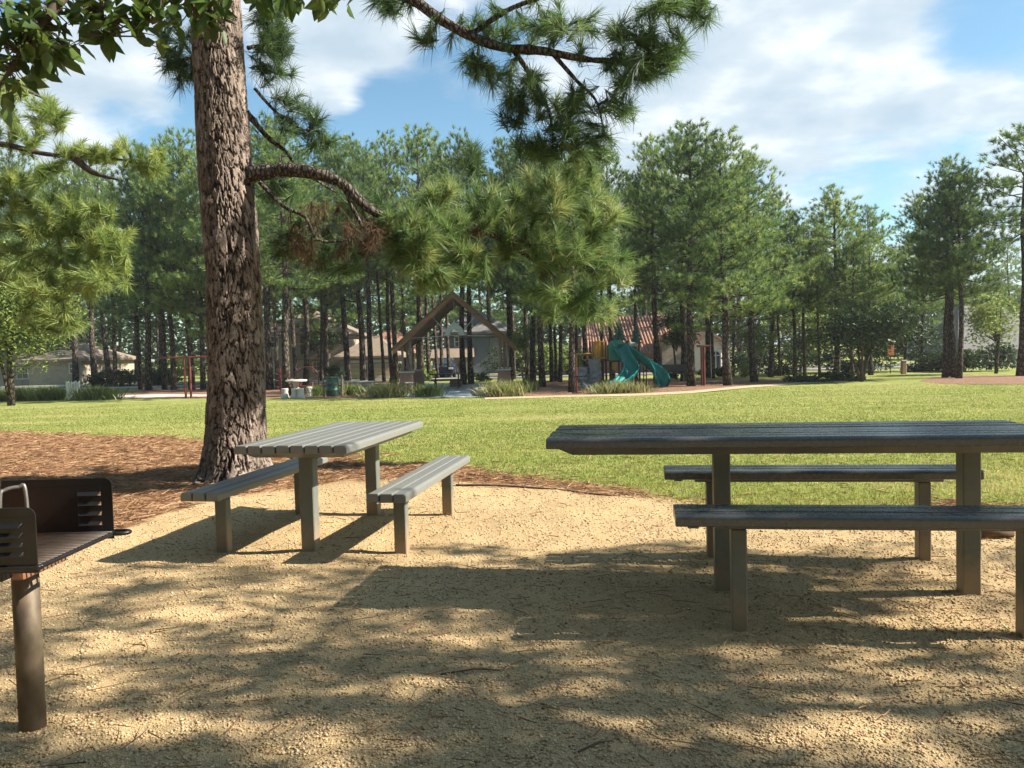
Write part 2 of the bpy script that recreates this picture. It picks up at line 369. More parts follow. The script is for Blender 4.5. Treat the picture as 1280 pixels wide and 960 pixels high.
def blades(P,D,Ln,W,bend=None,seg=1):
    """triangular blades: P base, D unit direction, Ln length, W width"""
    n=len(P); r=rng.normal(size=(n,3)); s=np.cross(D,r); s/=np.linalg.norm(s,axis=1)[:,None]+1e-9
    s=s*(W/2)[:,None] if not np.isscalar(W) else s*W/2
    Ln=np.asarray(Ln) if not np.isscalar(Ln) else np.full(n,Ln)
    if bend is None:
        V=np.stack([P-s,P+s,P+D*Ln[:,None]],1); F=np.arange(3*n).reshape(n,3); return V.reshape(-1,3),F,3
    mid=P+D*(Ln*.55)[:,None]; tip=P+D*Ln[:,None]+bend
    mid=mid+bend*.25
    V=np.stack([P-s,P+s,mid+s*.8,mid-s*.8,tip],1).reshape(-1,3); b=5*np.arange(n)[:,None]
    F=np.concatenate([b+np.array([[0,1,2]]),b+np.array([[0,2,3]]),b+np.array([[3,2,4]])]); return V,F,5

# pine straw: loose needles lying on the ground
x,y=infrustum(230000,2.2,18,1.0,.8,.5); g_,v_=cover(x,y)
p=(1-g_)*(1-v_)+v_*.012+g_*.03*(y<12); k=p>rng.random(len(x)); x,y=x[k],y[k]; n=len(x)
a=rng.random(n)*6.28; el=rng.normal(0,.12,n)
D=np.stack([np.cos(a)*np.cos(el),np.sin(a)*np.cos(el),np.sin(el)],-1); Ln=.09+.1*rng.random(n)
P=np.stack([x,y,hz_near(x,y)+gzv(y)+.004+.02*rng.random(n)],-1)
V,F,kk=blades(P,D,Ln,.0035+.0004*y,rng.normal(0,.02,(n,3))*np.array([1,1,.3]))
o=npmesh('pine_straw',V,F,M['straw'],tint=np.repeat(np.clip(rng.normal(.5,.25,n),0,1),kk)); tag(o,'red brown pine needles lying round the foreground pine','pine straw',kind='stuff')
# lawn blades
x,y=infrustum(470000,5.4,34,1.35,.75,.6); g_,v_=cover(x,y); k=g_*(.55+.9*(vnoise(x,y,77,3,.5)))>rng.random(len(x)); x,y=x[k],y[k]; n=len(x)
a=rng.random(n)*6.28; el=R(90)-np.abs(rng.normal(0,.55,n))
D=np.stack([np.cos(a)*np.cos(el),np.sin(a)*np.cos(el),np.sin(el)],-1)
P=np.stack([x,y,gzv(y)+hz_near(x,y)-.004],-1)
hgt=(.014+.022*rng.random(n))*(1+.6*(vnoise(x,y,31,3,1.5)-.4))
V,F,kk=blades(P,D,hgt,.003+.0011*y)
dryv=vnoise(x*.6,y*1.6,55,4,.35)
t=np.clip(rng.normal(.45,.17,n)+sstep(.5,.72,dryv)*.4+sstep(.75,.2,g_[k])*.25+(vnoise(x*.22,y*.45,66,4,1.)-.5)*.55,0,1)
o=npmesh('lawn_grass',V,F,M['grass'],tint=np.repeat(t,kk)); tag(o,'short sunlit lawn grass in the middle of the park','grass',kind='stuff')

# flat sheets in the far half
def sheet(name,pts,mat_,dz,label=None):
    P=[]
    for p in pts:
        q=foot(*p) if len(p)==2 else np.array(p); P.append([q[0],q[1],gz(q[1])+dz])
    gg=G(); gg.add(P,[list(range(len(P)))])
    o=gg.build(name,mat_); tag(o,None,None,kind='structure'); return o

# ------------------------------------------------------------------ trees
def unit(v): return v/(np.linalg.norm(v,axis=-1,keepdims=True)+1e-9)
def tufts(Cn,Dr,n,Ln,W,spread=.9,seed=0,grav=.12,tint=.45,tv=.12,along=.08,straight=False):
    """bursts of needles at points Cn with shoot directions Dr"""
    r=np.random.default_rng(seed); m=len(Cn)
    P=np.repeat(Cn,n,0); D0=np.repeat(unit(Dr),n,0)
    D=unit(D0*(.35+.6*r.random((m*n,1)))+unit(r.normal(size=(m*n,3)))*spread*(.35+.65*r.random((m*n,1))))
    P=P-D0*(along*r.random((m*n,1)))
    ln=Ln*(.7+.45*r.random(m*n))*np.repeat(.75+.45*r.random(m),n); B=np.zeros((m*n,3)); B[:,2]=-grav*ln*(.3+r.random(m*n))
    V,F,k=blades(P,D,ln,W,None if straight else B)
    t=np.clip(np.repeat(np.clip(r.normal(tint,tv,m),0,1),n)+r.normal(0,.1,m*n),0,1)
    return V,F,np.repeat(t,k)
def hang(skel,targets,r,g,rad=.012,sag=.05):
    """join target points to a growing skeleton with curved twigs; returns shoot directions"""
    S=[np.asarray(p,float) for p in skel]; dirs=np.zeros((len(targets),3))
    d0=np.array([min(np.linalg.norm(t-s) for s in S) for t in targets])
    for i in np.argsort(d0):
        t=targets[i]; A=np.array(S); d=np.linalg.norm(A-t,axis=1); j=int(np.argmin(d)); p=A[j]; dist=d[j]
        mid=(p+t)/2+r.normal(0,.12,3)*dist+np.array([0,0,-sag])*dist
        q=[p,p*.5+mid*.5+r.normal(0,.03,3)*dist,mid,(mid+t)/2+r.normal(0,.03,3)*dist,t]
        rr=rad*(.5+min(1,dist/.8)*.7)
        g.tube(q,[rr,rr*.8,rr*.65,rr*.5,rr*.35],5,False)
        if dist>.25: S.append(mid)
        S.append(t); dirs[i]=unit(t-mid)
    return dirs
def blob(ell):
    """points filling ellipsoids given as (px,py,rx,ry,depth,count)"""
    out=[]
    for (px,py,rx,ry,Yd,n,*sp) in ell:
        for _ in range(n):
            while 1:
                u=rng.uniform(-1,1,3)
                if u@u<1: break
            out.append(at(px+u[0]*rx,py+u[1]*ry,Yd+u[2]*(sp[0] if sp else max(rx,ry)*Yd/FOC)))
    return np.array(out)

# --- foreground pine
def cells(uu,vv,ncol,r):
    jx=r.random((ncol,900));jy=r.random((ncol,900));jh=r.random((ncol,900))
    iu=np.floor(uu).astype(int);iv=np.floor(vv).astype(int); F1=np.full(uu.shape,9.);F2=F1.copy();H=np.zeros(uu.shape)
    for a in(-1,0,1):
        for b in(-1,0,1):
            cu,cv=(iu+a)%ncol,(iv+b)%900
            d=np.maximum(np.abs(iu+a+.1+.8*jx[cu,cv]-uu),.62*np.abs(iv+b+.1+.8*jy[cu,cv]-vv))*.6+.4*np.hypot(iu+a+.1+.8*jx[cu,cv]-uu,(iv+b+.1+.8*jy[cu,cv]-vv)); h=jh[cu,cv]
            near=d<F1; F2=np.where(near,F1,np.minimum(F2,d)); H=np.where(near,h,H); F1=np.where(near,d,F1)
    return F2-F1,H
def plated_trunk(cen,rad,zs,nth,nz,seed,depth=.028,pw=.075,ph=.21):
    """trunk skin with long flaky raised bark plates; returns V,F,tint"""
    r=np.random.default_rng(seed); z=np.linspace(zs[0],zs[-1],nz); th=np.linspace(0,2*math.pi,nth,endpoint=False)
    cx=np.interp(z,zs,[c[0] for c in cen]); cy=np.interp(z,zs,[c[1] for c in cen]); rr=np.interp(z,zs,rad)
    T,Zg=np.meshgrid(th,z); ncol=int(2*math.pi*.32/pw); c1,s1=np.cos(T),np.sin(T)
    wob=(vnoise(c1*2.2+5+Zg*.4,Zg*2.2+s1*2.2,seed,4,2.)-.5)*2.6; wob2=(vnoise(c1*9+3,Zg*9+s1*9,seed+2,3,1.5)-.5)*.75
    uu=T/(2*math.pi)*ncol+wob+wob2; vv=Zg/ph+(vnoise(c1*4+9,Zg*3+s1*4,seed+4,4,2)-.5)*1.9
    e1,H=cells(uu,vv,ncol,r)
    e2,H2=cells(uu*2.3+wob2*2,vv*3.6+wob,int(ncol*2.3),r)
    gap=.09+.24*vnoise(c1*3,Zg*2+s1*3,seed+6,2,2.)
    e=sstep(.0,1,np.clip(e1/gap,0,1)); ee=sstep(0,.12,e2); fine=vnoise(T*60,Zg*45,seed+8,4,1.)
    disp=depth*(e*(.6+.5*H)-.55)+(H2-.5)*.007*e+(ee-1)*.005*e+(fine-.5)*.004
    root=np.exp(-np.clip(Zg-zs[0]-.05,0,9)/.16)*(.06+.10*np.clip(np.sin(T*5+1.)+.3*np.sin(T*3),0,1.5))
    RR=rr[:,None]*(1+.05*np.sin(2*T+1)+.03*np.sin(3*T+z[:,None]*.8))+disp+root
    V=np.stack([cx[:,None]+RR*np.cos(T),cy[:,None]+RR*np.sin(T),Zg],-1).reshape(-1,3)
    id_=np.arange(nz*nth).reshape(nz,nth); nx_=np.roll(id_,-1,1)
    F=np.stack([id_[:-1],nx_[:-1],nx_[1:],id_[1:]],-1).reshape(-1,4)
    t=np.clip(.02+e*(.36+.22*H+.22*H2)*(.75+.25*ee)+(fine-.5)*.25,0,1)
    return V,F,t.ravel()
HY=8.75
hb=at(291,590,HY); hb[2]=0
hero=thing('pine_tree','thick trunked pine with plated bark rising behind the picnic table nearest the grill','pine tree',hb)
tp=[(290,592),(294,540),(295,480),(291.5,337),(283.5,225),(274,75),(268,-60),(262,-400),(262,-800)]
cen=[at(a,b,HY) for a,b in tp]; zs=[c[2] for c in cen]; zs[0]=-.06
rad=[.335,.30,.282,.268,.268,.243,.23,.17,.06]
V,F,t=plated_trunk(cen,rad,zs,300,1700,3)
npmesh('trunk',V,F,M['bark_hero'],hero,tint=t,smooth=True,org=hb)
def poly3(pts): return np.array([at(a,b,d) for a,b,d in pts])
def smooth_path(P,k=6):
    P=np.asarray(P,float); out=[]
    for i in range(len(P)-1):
        p0,p1,p2,p3=P[max(i-1,0)],P[i],P[i+1],P[min(i+2,len(P)-1)]
        for s in np.linspace(0,1,k,endpoint=False):
            out.append(.5*((2*p1)+(-p0+p2)*s+(2*p0-5*p1+4*p2-p3)*s*s+(-p0+3*p1-3*p2+p3)*s**3))
    out.append(P[-1]); return np.array(out)
limbs=[ # path, start radius, end radius
 ([(312,218,8.72),(345,213,8.66),(380,214,8.6),(425,228,8.55),(470,266,8.6),(540,288,8.8),(610,292,9.0),(662,322,9.2),(700,352,9.3)],.095,.016),
 ([(325,228,8.6),(355,258,8.5),(382,272,8.4),(398,300,8.3),(440,300,8.4)],.028,.01),
 ([(308,140,8.8),(335,172,8.9),(358,190,9.0),(375,212,9.1),(420,240,9.4)],.035,.012),
 ([(430,236,8.55),(455,285,8.5),(480,292,8.5),(530,330,8.6)],.024,.008),
 ([(262,-330,8.7),(380,-120,8.3),(460,-40,8.1),(515,-2,8.0),(560,30,7.9),(620,57,7.8),(680,64,7.7),(740,75,7.7),(800,74,7.7),(845,62,7.7)],.085,.02),
 ([(640,60,7.75),(662,92,7.8),(682,128,7.8),(690,160,7.8),(692,195,7.85)],.028,.008),
 ([(690,66,7.7),(720,100,7.7),(745,126,7.65),(755,165,7.7)],.024,.008),
 ([(590,42,7.85),(640,10,7.8),(700,-8,7.7),(790,-20,7.6),(870,-5,7.5)],.03,.01),
 ([(310,60,8.7),(335,52,8.9),(352,30,9.0)],.022,.008),
 ([(245,70,8.7),(222,75,8.9),(208,60,9.0)],.022,.008),
 ([(318,110,8.7),(345,140,8.8),(375,160,8.8),(408,165,8.8)],.02,.006),
]
gb=G(); skel=[]
for P,a,b_ in limbs:
    q=smooth_path(poly3(P)); gb.tube(q,(a+(b_-a)*np.linspace(0,1,len(q))**.8)*(1+.08*rng.normal(size=len(q))),10); skel.append(q)
sk=np.concatenate(skel)
fol=[(600,30,60,30,7.9,16),(700,25,60,38,7.7,20),(800,45,50,32,7.7,28),(838,72,28,24,7.7,13),(785,88,45,24,7.7,18),(590,76,18,14,7.9,6),(652,105,38,28,7.8,16),(705,130,48,30,7.8,22),(640,145,24,16,7.8,8),(775,128,30,18,7.7,9),(725,165,42,20,7.75,13),(692,190,25,15,7.8,8),(850,6,40,14,7.5,12),(745,185,30,18,7.75,8),(665,185,24,18,7.8,8),(610,95,20,18,7.85,6),(870,25,16,12,7.5,4),(490,8,26,16,8.0,9),(530,45,14,12,8,4),
 (500,285,26,24,8.6,16),(525,300,24,22,8.5,13),(555,275,28,24,8.8,14),(510,320,20,18,8.5,8),(545,240,24,18,8.9,8),(560,305,32,28,8.9,12),(620,255,40,30,9.1,15),(540,345,26,26,8.8,8),(590,330,35,20,9,8),(680,245,42,36,9.2,17),(720,215,34,30,9.3,11),(745,262,38,38,9.3,17),(700,312,46,28,9.2,17),(760,325,36,36,9.4,15),(690,372,40,26,9.2,11),(640,300,30,22,9.1,8),(740,385,30,26,9.4,6)]
fol=[(a,b,c,d,e,int(n*(1.25 if b<200 else 1.9))) for a,b,c,d,e,n in fol]
nu=sum(f[5] for f in fol if f[1]<200); fol.sort(key=lambda f:f[1]>=200)
T1_=blob(fol); d1=hang(sk,T1_,rng,gb,.011)
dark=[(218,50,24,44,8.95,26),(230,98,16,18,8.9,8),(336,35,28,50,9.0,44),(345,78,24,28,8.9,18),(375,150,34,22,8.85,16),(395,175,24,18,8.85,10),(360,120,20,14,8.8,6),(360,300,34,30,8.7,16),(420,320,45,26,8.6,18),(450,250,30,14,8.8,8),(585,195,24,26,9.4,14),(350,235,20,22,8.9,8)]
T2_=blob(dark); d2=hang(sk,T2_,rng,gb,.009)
# crown above the picture
up=[]
for k in range(9):
    z0=7.2+k*.75; a=k*2.4+.8; Lb=2.6-.16*k; p0=np.array([hb[0],hb[1],z0]); e=p0+np.array([math.cos(a)*Lb,math.sin(a)*Lb,.9]); q=smooth_path([p0,(p0+e)/2+np.array([0,0,-.1]),e]); gb.tube(q,np.linspace(.06,.015,len(q)),7)
    for j in range(16): up.append(q[int(len(q)*(.35+.6*rng.random()))]+rng.normal(0,.3,3))
T3_=np.array(up); d3=unit(rng.normal(size=T3_.shape)+[0,0,.6])
gb.build('branches',M['limb'],hero,smooth=True)
Va=[];Fa=[];ta=[];nn=0
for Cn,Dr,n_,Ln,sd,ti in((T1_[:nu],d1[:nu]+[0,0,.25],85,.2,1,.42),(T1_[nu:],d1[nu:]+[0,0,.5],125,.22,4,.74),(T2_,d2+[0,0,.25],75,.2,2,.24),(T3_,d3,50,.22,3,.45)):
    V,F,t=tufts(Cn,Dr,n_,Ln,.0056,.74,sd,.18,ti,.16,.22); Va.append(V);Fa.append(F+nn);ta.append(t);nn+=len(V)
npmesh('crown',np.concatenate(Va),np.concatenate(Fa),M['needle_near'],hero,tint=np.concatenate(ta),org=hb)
D_=blob([(420,270,50,18,8.6,16),(400,308,55,22,8.45,22),(455,295,30,20,8.5,14),(365,290,24,20,8.45,8),(475,288,22,18,8.6,8),(640,298,26,10,9.1,4),(690,340,26,12,9.25,5),(605,285,20,10,9,3)])
V,F,t=tufts(D_,np.tile([0,0,-1.],(len(D_),1))+rng.normal(0,.3,(len(D_),3)),42,.19,.0042,.9,9,.25,.4,.25)
npmesh('dead_needles',V,F,M['dead'],hero,tint=t,org=hb)

# --- pine whose trunk stands outside the picture on the left
lb=np.array([-12.2,12.6,gz(12.6)])
lp=thing('pine_tree','sunlit pine reaching long yellow green boughs in over the left edge','pine tree',lb)
tg=G(); tg.tube([lb+[0,0,-.1],lb+[0,0,2],lb+[.1,0,5],lb+[.1,.1,9]],[.3,.24,.2,.06],14); tg.build('trunk',M['bark'],lp,smooth=True)
gb=G();sk=[]
for P in([(-260,150,12.6),(-80,175,12.5),(0,180,12.4),(60,193,12.3),(120,196,12.2),(190,205,12.1)],[(-260,190,12.6),(-60,215,12.5),(30,250,12.3),(90,290,12.2),(150,318,12.1)],[(-260,100,12.6),(-60,100,12.6),(20,110,12.6),(70,130,12.7)],[(90,194,12.25),(115,215,12.1),(150,225,12)]):
    q=smooth_path(poly3(P)); gb.tube(q,np.linspace(.07,.012,len(q)),7); sk.append(q)
T_=blob([(20,120,55,28,12.5,34),(60,145,30,25,12.5,16),(30,170,40,25,12.4,20),(95,190,25,14,12.3,12),(140,188,30,16,12.2,18),(185,200,22,18,12.1,16),(60,210,25,12,12.3,10),(20,240,40,30,12.3,26),(80,265,45,28,12.2,30),(130,300,34,26,12.1,24),(100,320,40,26,12.1,24),(40,300,50,35,12.3,28),(-60,200,60,80,12.5,50),(80,350,40,16,12.1,12),(145,330,18,14,12.1,6),(60,360,60,24,12.2,26),(20,330,50,30,12.3,26),(110,270,40,22,12.2,22),(120,345,44,22,12.1,20),(70,395,50,20,12.2,16),(150,300,20,20,12.1,8)])
dd=hang(np.concatenate(sk),T_,rng,gb,.011)
gb.build('branches',M['twig'],lp,smooth=True)
V,F,t=tufts(T_,dd+[0,0,.4],120,.21,.0075,.75,5,.14,.7,.15,.22); npmesh('crown',V,F,M['needle_bright'],lp,tint=t,org=lb)

# --- leaves
def leaves(P,size,seed,droop=.5,fold=.25):
    r=np.random.default_rng(seed); n=len(P); D=unit(r.normal(size=(n,3))*[1,1,.6]+[0,0,-droop]); s=unit(np.cross(D,r.normal(size=(n,3))+[0,0,1.5])); nm=np.cross(s,D)
    L_=(size*(.7+.5*r.random(n)))[:,None]; w=L_*.27; 
    b=P; tip=P+D*L_-nm*L_*.08*0; f=nm*w*fold*2
    V=np.stack([b,b+D*L_*.3+s*w*.9+f,b+D*L_*.65+s*w*.75+f*.8,tip,b+D*L_*.65-s*w*.75+f*.8,b+D*L_*.3-s*w*.9+f,b+D*L_*.3,b+D*L_*.65],1).reshape(-1,3)
    k=8*np.arange(n)[:,None]
    F=np.concatenate([k+np.array([q]) for q in([0,6,1,1],[6,7,2,1],[7,3,2,2],[0,5,6,6],[6,5,4,7],[7,4,3,3])])
    t=np.repeat(np.clip(r.normal(.5,.2,n),0,1),8)
    return V,F,t
def tri_clean(F):  # quads with a repeated last corner -> split as triangles
    tri=F[:,2]==F[:,3]; Q=F[~tri]
    return np.concatenate([F[tri][:,:3],Q[:,[0,1,2]],Q[:,[0,2,3]]])
# leafy tree overhead on the left: its trunk is beside the camera
bb=np.array([-4.6,1.2,0.]); bt=thing('broadleaf_tree','dark leafy bough hanging down at the upper left in front of the pine','broadleaf tree',bb)
tg=G(); q=smooth_path([bb+[0,0,-.1],bb+[.05,0,1.6],bb+[.2,.1,3.2],bb+[.3,.2,5]]); tg.tube(q,np.linspace(.2,.08,len(q)),14); tg.build('trunk',M['bark_smooth'],bt,smooth=True)
gb=G(); sk=[]
for P in([bb+[.1,0,2.6],bb+[1.2,.9,3.3],at(20,-40,3.0),at(180,-25,3.0),at(330,-22,3.0),at(450,-12,3.1)],[at(100,-30,3.0),at(60,20,2.9),at(30,60,2.85),at(5,100,2.8)],[at(230,-25,3.),at(245,10,3.05),at(262,25,3.1)],[at(20,-40,3),at(-60,40,2.9),at(-80,120,2.9)],[at(90,-30,3.0),at(120,10,2.95),at(135,45,2.95)]):
    q=smooth_path(P); gb.tube(q,np.linspace(.022,.006,len(q)),6); sk.append(q)
LP=blob([(30,40,50,45,2.9,110),(60,60,45,30,2.9,50),(15,95,22,20,2.85,16),(5,125,8,10,2.8,3),(120,20,40,28,2.95,50),(180,18,30,26,3.0,40),(240,10,38,28,3.05,48),(265,26,20,18,3.1,14),(140,45,14,14,2.95,8),(195,52,10,10,3.,4),(330,-6,50,10,3.0,28),(415,-4,34,12,3.1,16),(385,0,30,8,3.05,8),(-70,60,60,80,2.9,90),(200,-30,160,22,3.0,90)])
S_=np.concatenate(sk)
for p in LP[::2]:
    j=np.argmin(np.linalg.norm(S_-p,axis=1)); gb.tube([S_[j],(S_[j]+p)/2+[0,0,.02],p],[.004,.003,.0015],4,False)
gb.build('branches',M['twig'],bt,smooth=True)
V,F,t=leaves(LP,.085,11,.75); npmesh('crown',V,tri_clean(F),M['leaf'],bt,tint=t,org=bb)

# leafy tree overhead on the right that dapples the foreground; it stands outside the picture
SUN_EL,SUN_PH=R(37),R(5)
SV=np.array([math.cos(SUN_EL)*math.cos(SUN_PH),-math.cos(SUN_EL)*math.sin(SUN_PH),math.sin(SUN_EL)])
lit=[(245,762,62,14),(150,802,75,14),(300,808,26,9),(140,848,42,15),(70,895,60,22),(215,910,70,24),(400,935,85,28),(530,862,60,12),(600,798,36,11),(470,762,26,7),(340,737,24,6),(580,765,16,4),(600,785,20,6),(815,768,34,8),(700,808,40,6),(740,835,40,7),(690,868,38,12),(755,898,42,13),(830,920,50,16),(900,868,30,10),(930,810,30,7),(920,830,28,7),(990,850,30,8),(1020,905,60,22),(960,935,60,26),(1100,920,60,18),(1090,880,70,10),(1050,775,50,8),(1190,775,70,18),(1120,805,60,12),(1230,800,60,12),(1180,850,80,9),(1240,880,50,10),(1140,945,90,15),(830,690,10,4),(1040,722,26,5),(985,737,20,4),(600,697,30,5),(500,700,45,8),(520,790,26,6),(430,800,30,7),(1120,690,40,7),(1250,720,40,14),(1230,690,20,8),(640,925,30,10),(40,770,40,10),(60,720,60,14)]
trunk2=np.array([12.2,2.0,0.])
sprays=[];tries=0
while len(sprays)<1230 and tries<40000:
    tries+=1; px,py=rng.uniform(-60,1400),rng.uniform(676,985)
    e=684+8*math.sin(px*.021)+5*math.sin(px*.057+1)+ (0 if px>560 else (560-px)*.075)
    if py<e: continue
    dens=1.0
    if px<420: dens=.62
    if px>940 and py>800: dens=.38
    if px>1100 and py<800: dens=.5
    if py>900 and px<900: dens*=.75
    if 640<px<1100 and 690<py<800: dens=1.5
    if rng.random()*1.5>dens: continue
    if any(((px-a)/c)**2+((py-b_)/d)**2<1.4 for a,b_,c,d in lit) and rng.random()<.995: continue
    g0=foot(px,py)
    z=4.9+1.5*vnoise(np.array([g0[0]*.9+30]),np.array([g0[1]*.9+30]),91,2,1.)[0]+rng.normal(0,.12)
    sprays.append(g0+SV*(z/SV[2]))
sprays=np.array(sprays)
st=thing('shade_tree','leafy shade tree beside the right hand table that dapples the gravel','shade tree',trunk2)
tg=G(); q=smooth_path([trunk2+[0,0,-.1],trunk2+[-.1,.1,2.],trunk2+[-.4,.2,3.8],trunk2+[-.5,.4,6.6]]); tg.tube(q,np.linspace(.3,.1,len(q)),14); tg.build('trunk',M['bark_smooth'],st,smooth=True)
gb=G(); sk=[q[8:]]
for (ex,ey,ez) in((5.0,2.4,5.6),(6.0,3.8,5.7),(7.2,1.6,5.8),(8.4,3.2,5.8),(9.6,1.8,5.8),(10.4,3.8,5.7)):
    q=smooth_path([trunk2+[-.4,.25,3.8],np.array([trunk2[0]*.6+ex*.4,trunk2[1]*.6+ey*.4,5.2]),np.array([ex,ey,ez])]); gb.tube(q,np.linspace(.09,.02,len(q)),8); sk.append(q)
hang(np.concatenate(sk),sprays[::6],rng,gb,.009)
gb.build('branches',M['twig'],st,smooth=True)
LP=np.repeat(sprays,9,0)+rng.normal(0,.068,(len(sprays)*9,3))
V,F,t=leaves(LP,.095,13,.35); npmesh('crown',V,tri_clean(F),M['leaf'],st,tint=t,org=trunk2)

# --- park pines: a few models, each tree its own copy
def pine_model(H,CB,RAD,seed,nb,dens=1.,top=.6):
    """trunk mesh and crown mesh of one pine, base at the origin"""
    r=np.random.default_rng(seed); tr=G()
    zz=np.linspace(0,H*.97,9); sway=r.normal(0,.05,(9,2)).cumsum(0)*H/14; sway[0]=0
    ax=np.stack([sway[:,0],sway[:,1],zz],1); ax[0,2]=-.15
    r0=.0135*H; tr.tube(ax,np.interp(zz,[0,.4,H*.5,H],[r0*1.25,r0,r0*.72,.02]),10)
    Cn=[];Dr=[]
    for i in range(nb):
        u=(i+.5)/nb; u=u**1.05; z=CB+(H-CB)*u; prof=(min(1,(u+.1)/.26)**.6)*(1-u**1.3)**.8+.06
        Lb=RAD*prof*(.72+.45*r.random()); a=i*2.39996+r.normal(0,.35); el=R(-6+52*u+r.normal(0,9))
        p0=np.array([np.interp(z,zz,ax[:,0]),np.interp(z,zz,ax[:,1]),z]); h=np.array([math.cos(a),math.sin(a),0])
        p1=p0+h*Lb*.5*math.cos(el)+np.array([0,0,Lb*.5*math.sin(el)-.04*Lb]); p2=p0+h*Lb*math.cos(el*.8)+np.array([0,0,Lb*math.sin(el)*.9+.12*Lb])
        q=smooth_path([p0,p1,p2],4); tr.tube(q,np.linspace(.012*H*.28*(1-u*.5),.008,len(q)),5,False)
        k=max(4,int(Lb*13*dens))
        pads=max(2,int(Lb*1.9+.6))
        for pd in range(pads):
            s=.34+.66*(pd+.35+.5*r.random())/pads; bq=q[min(len(q)-1,int(s*(len(q)-1)+.5))]; side=np.array([-h[1],h[0],0])*r.normal(0,.22*(1.3-s)*Lb*.6+.12)
            pc=bq+side+np.array([0,0,.04])+h*r.normal(0,.08); sg=.13+.09*r.random()
            for j in range(max(3,int(k*.95/pads))):
                o_=r.normal(0,1,3)*[sg*1.5,sg*1.5,sg*.55]; Cn.append(pc+o_+[0,0,.08]); Dr.append(h*.35+o_*.8+np.array([0,0,.8]))
    for i in range(10):  # dead stubs below the crown
        z=CB*(.45+.55*r.random()); a=r.random()*6.28; Lb=.3+r.random()*.8; p0=np.array([np.interp(z,zz,ax[:,0]),np.interp(z,zz,ax[:,1]),z]); tr.tube([p0,p0+np.array([math.cos(a)*Lb,math.sin(a)*Lb,r.normal(0,.15)])],[.018,.006],4,False)
    V,F,t=tufts(np.array(Cn),np.array(Dr),26,.25,.026,.9,seed,.1,.47,.2,.15,True)
    return tr,(V,F,t)
PM=[]
spec=[(12.5,4.6,3.3,60),(12.5,5.2,2.9,56),(12.5,4.0,3.5,64),(12.5,6.0,2.6,48),(12.5,6.6,2.4,44),(12.5,3.3,3.4,66),(12.5,7.2,2.6,42)]
def new_pine(loc,label,group):
    return thing('pine_tree',label,'pine tree',loc,group)
protos=[]
def plant(kind,loc,H,label,group,rz,thick=1.):
    if kind not in [p[0] for p in protos]:
        o=new_pine((0,0,0),label,group); tr,(V,F,t)=pine_model(*spec[kind][:3],100+kind,spec[kind][3],1.15)
        tr.build('trunk',M['bark'],o,False,True); npmesh('crown',V,F,M['needle_far'],o,tint=t); protos.append((kind,o))
    else:
        src=[p[1] for p in protos if p[0]==kind][0]; o=copy_tree(src); o['label']=label
        if group: o['group']=group
        elif 'group' in o: del o['group']
    o.location=[float(q) for q in loc]; s=H/12.5; o.scale=(s*thick,s*thick,s); o.rotation_euler=(rng.normal(0,.012),rng.normal(0,.012),rz); return o
GP='tall pines of the park grove'
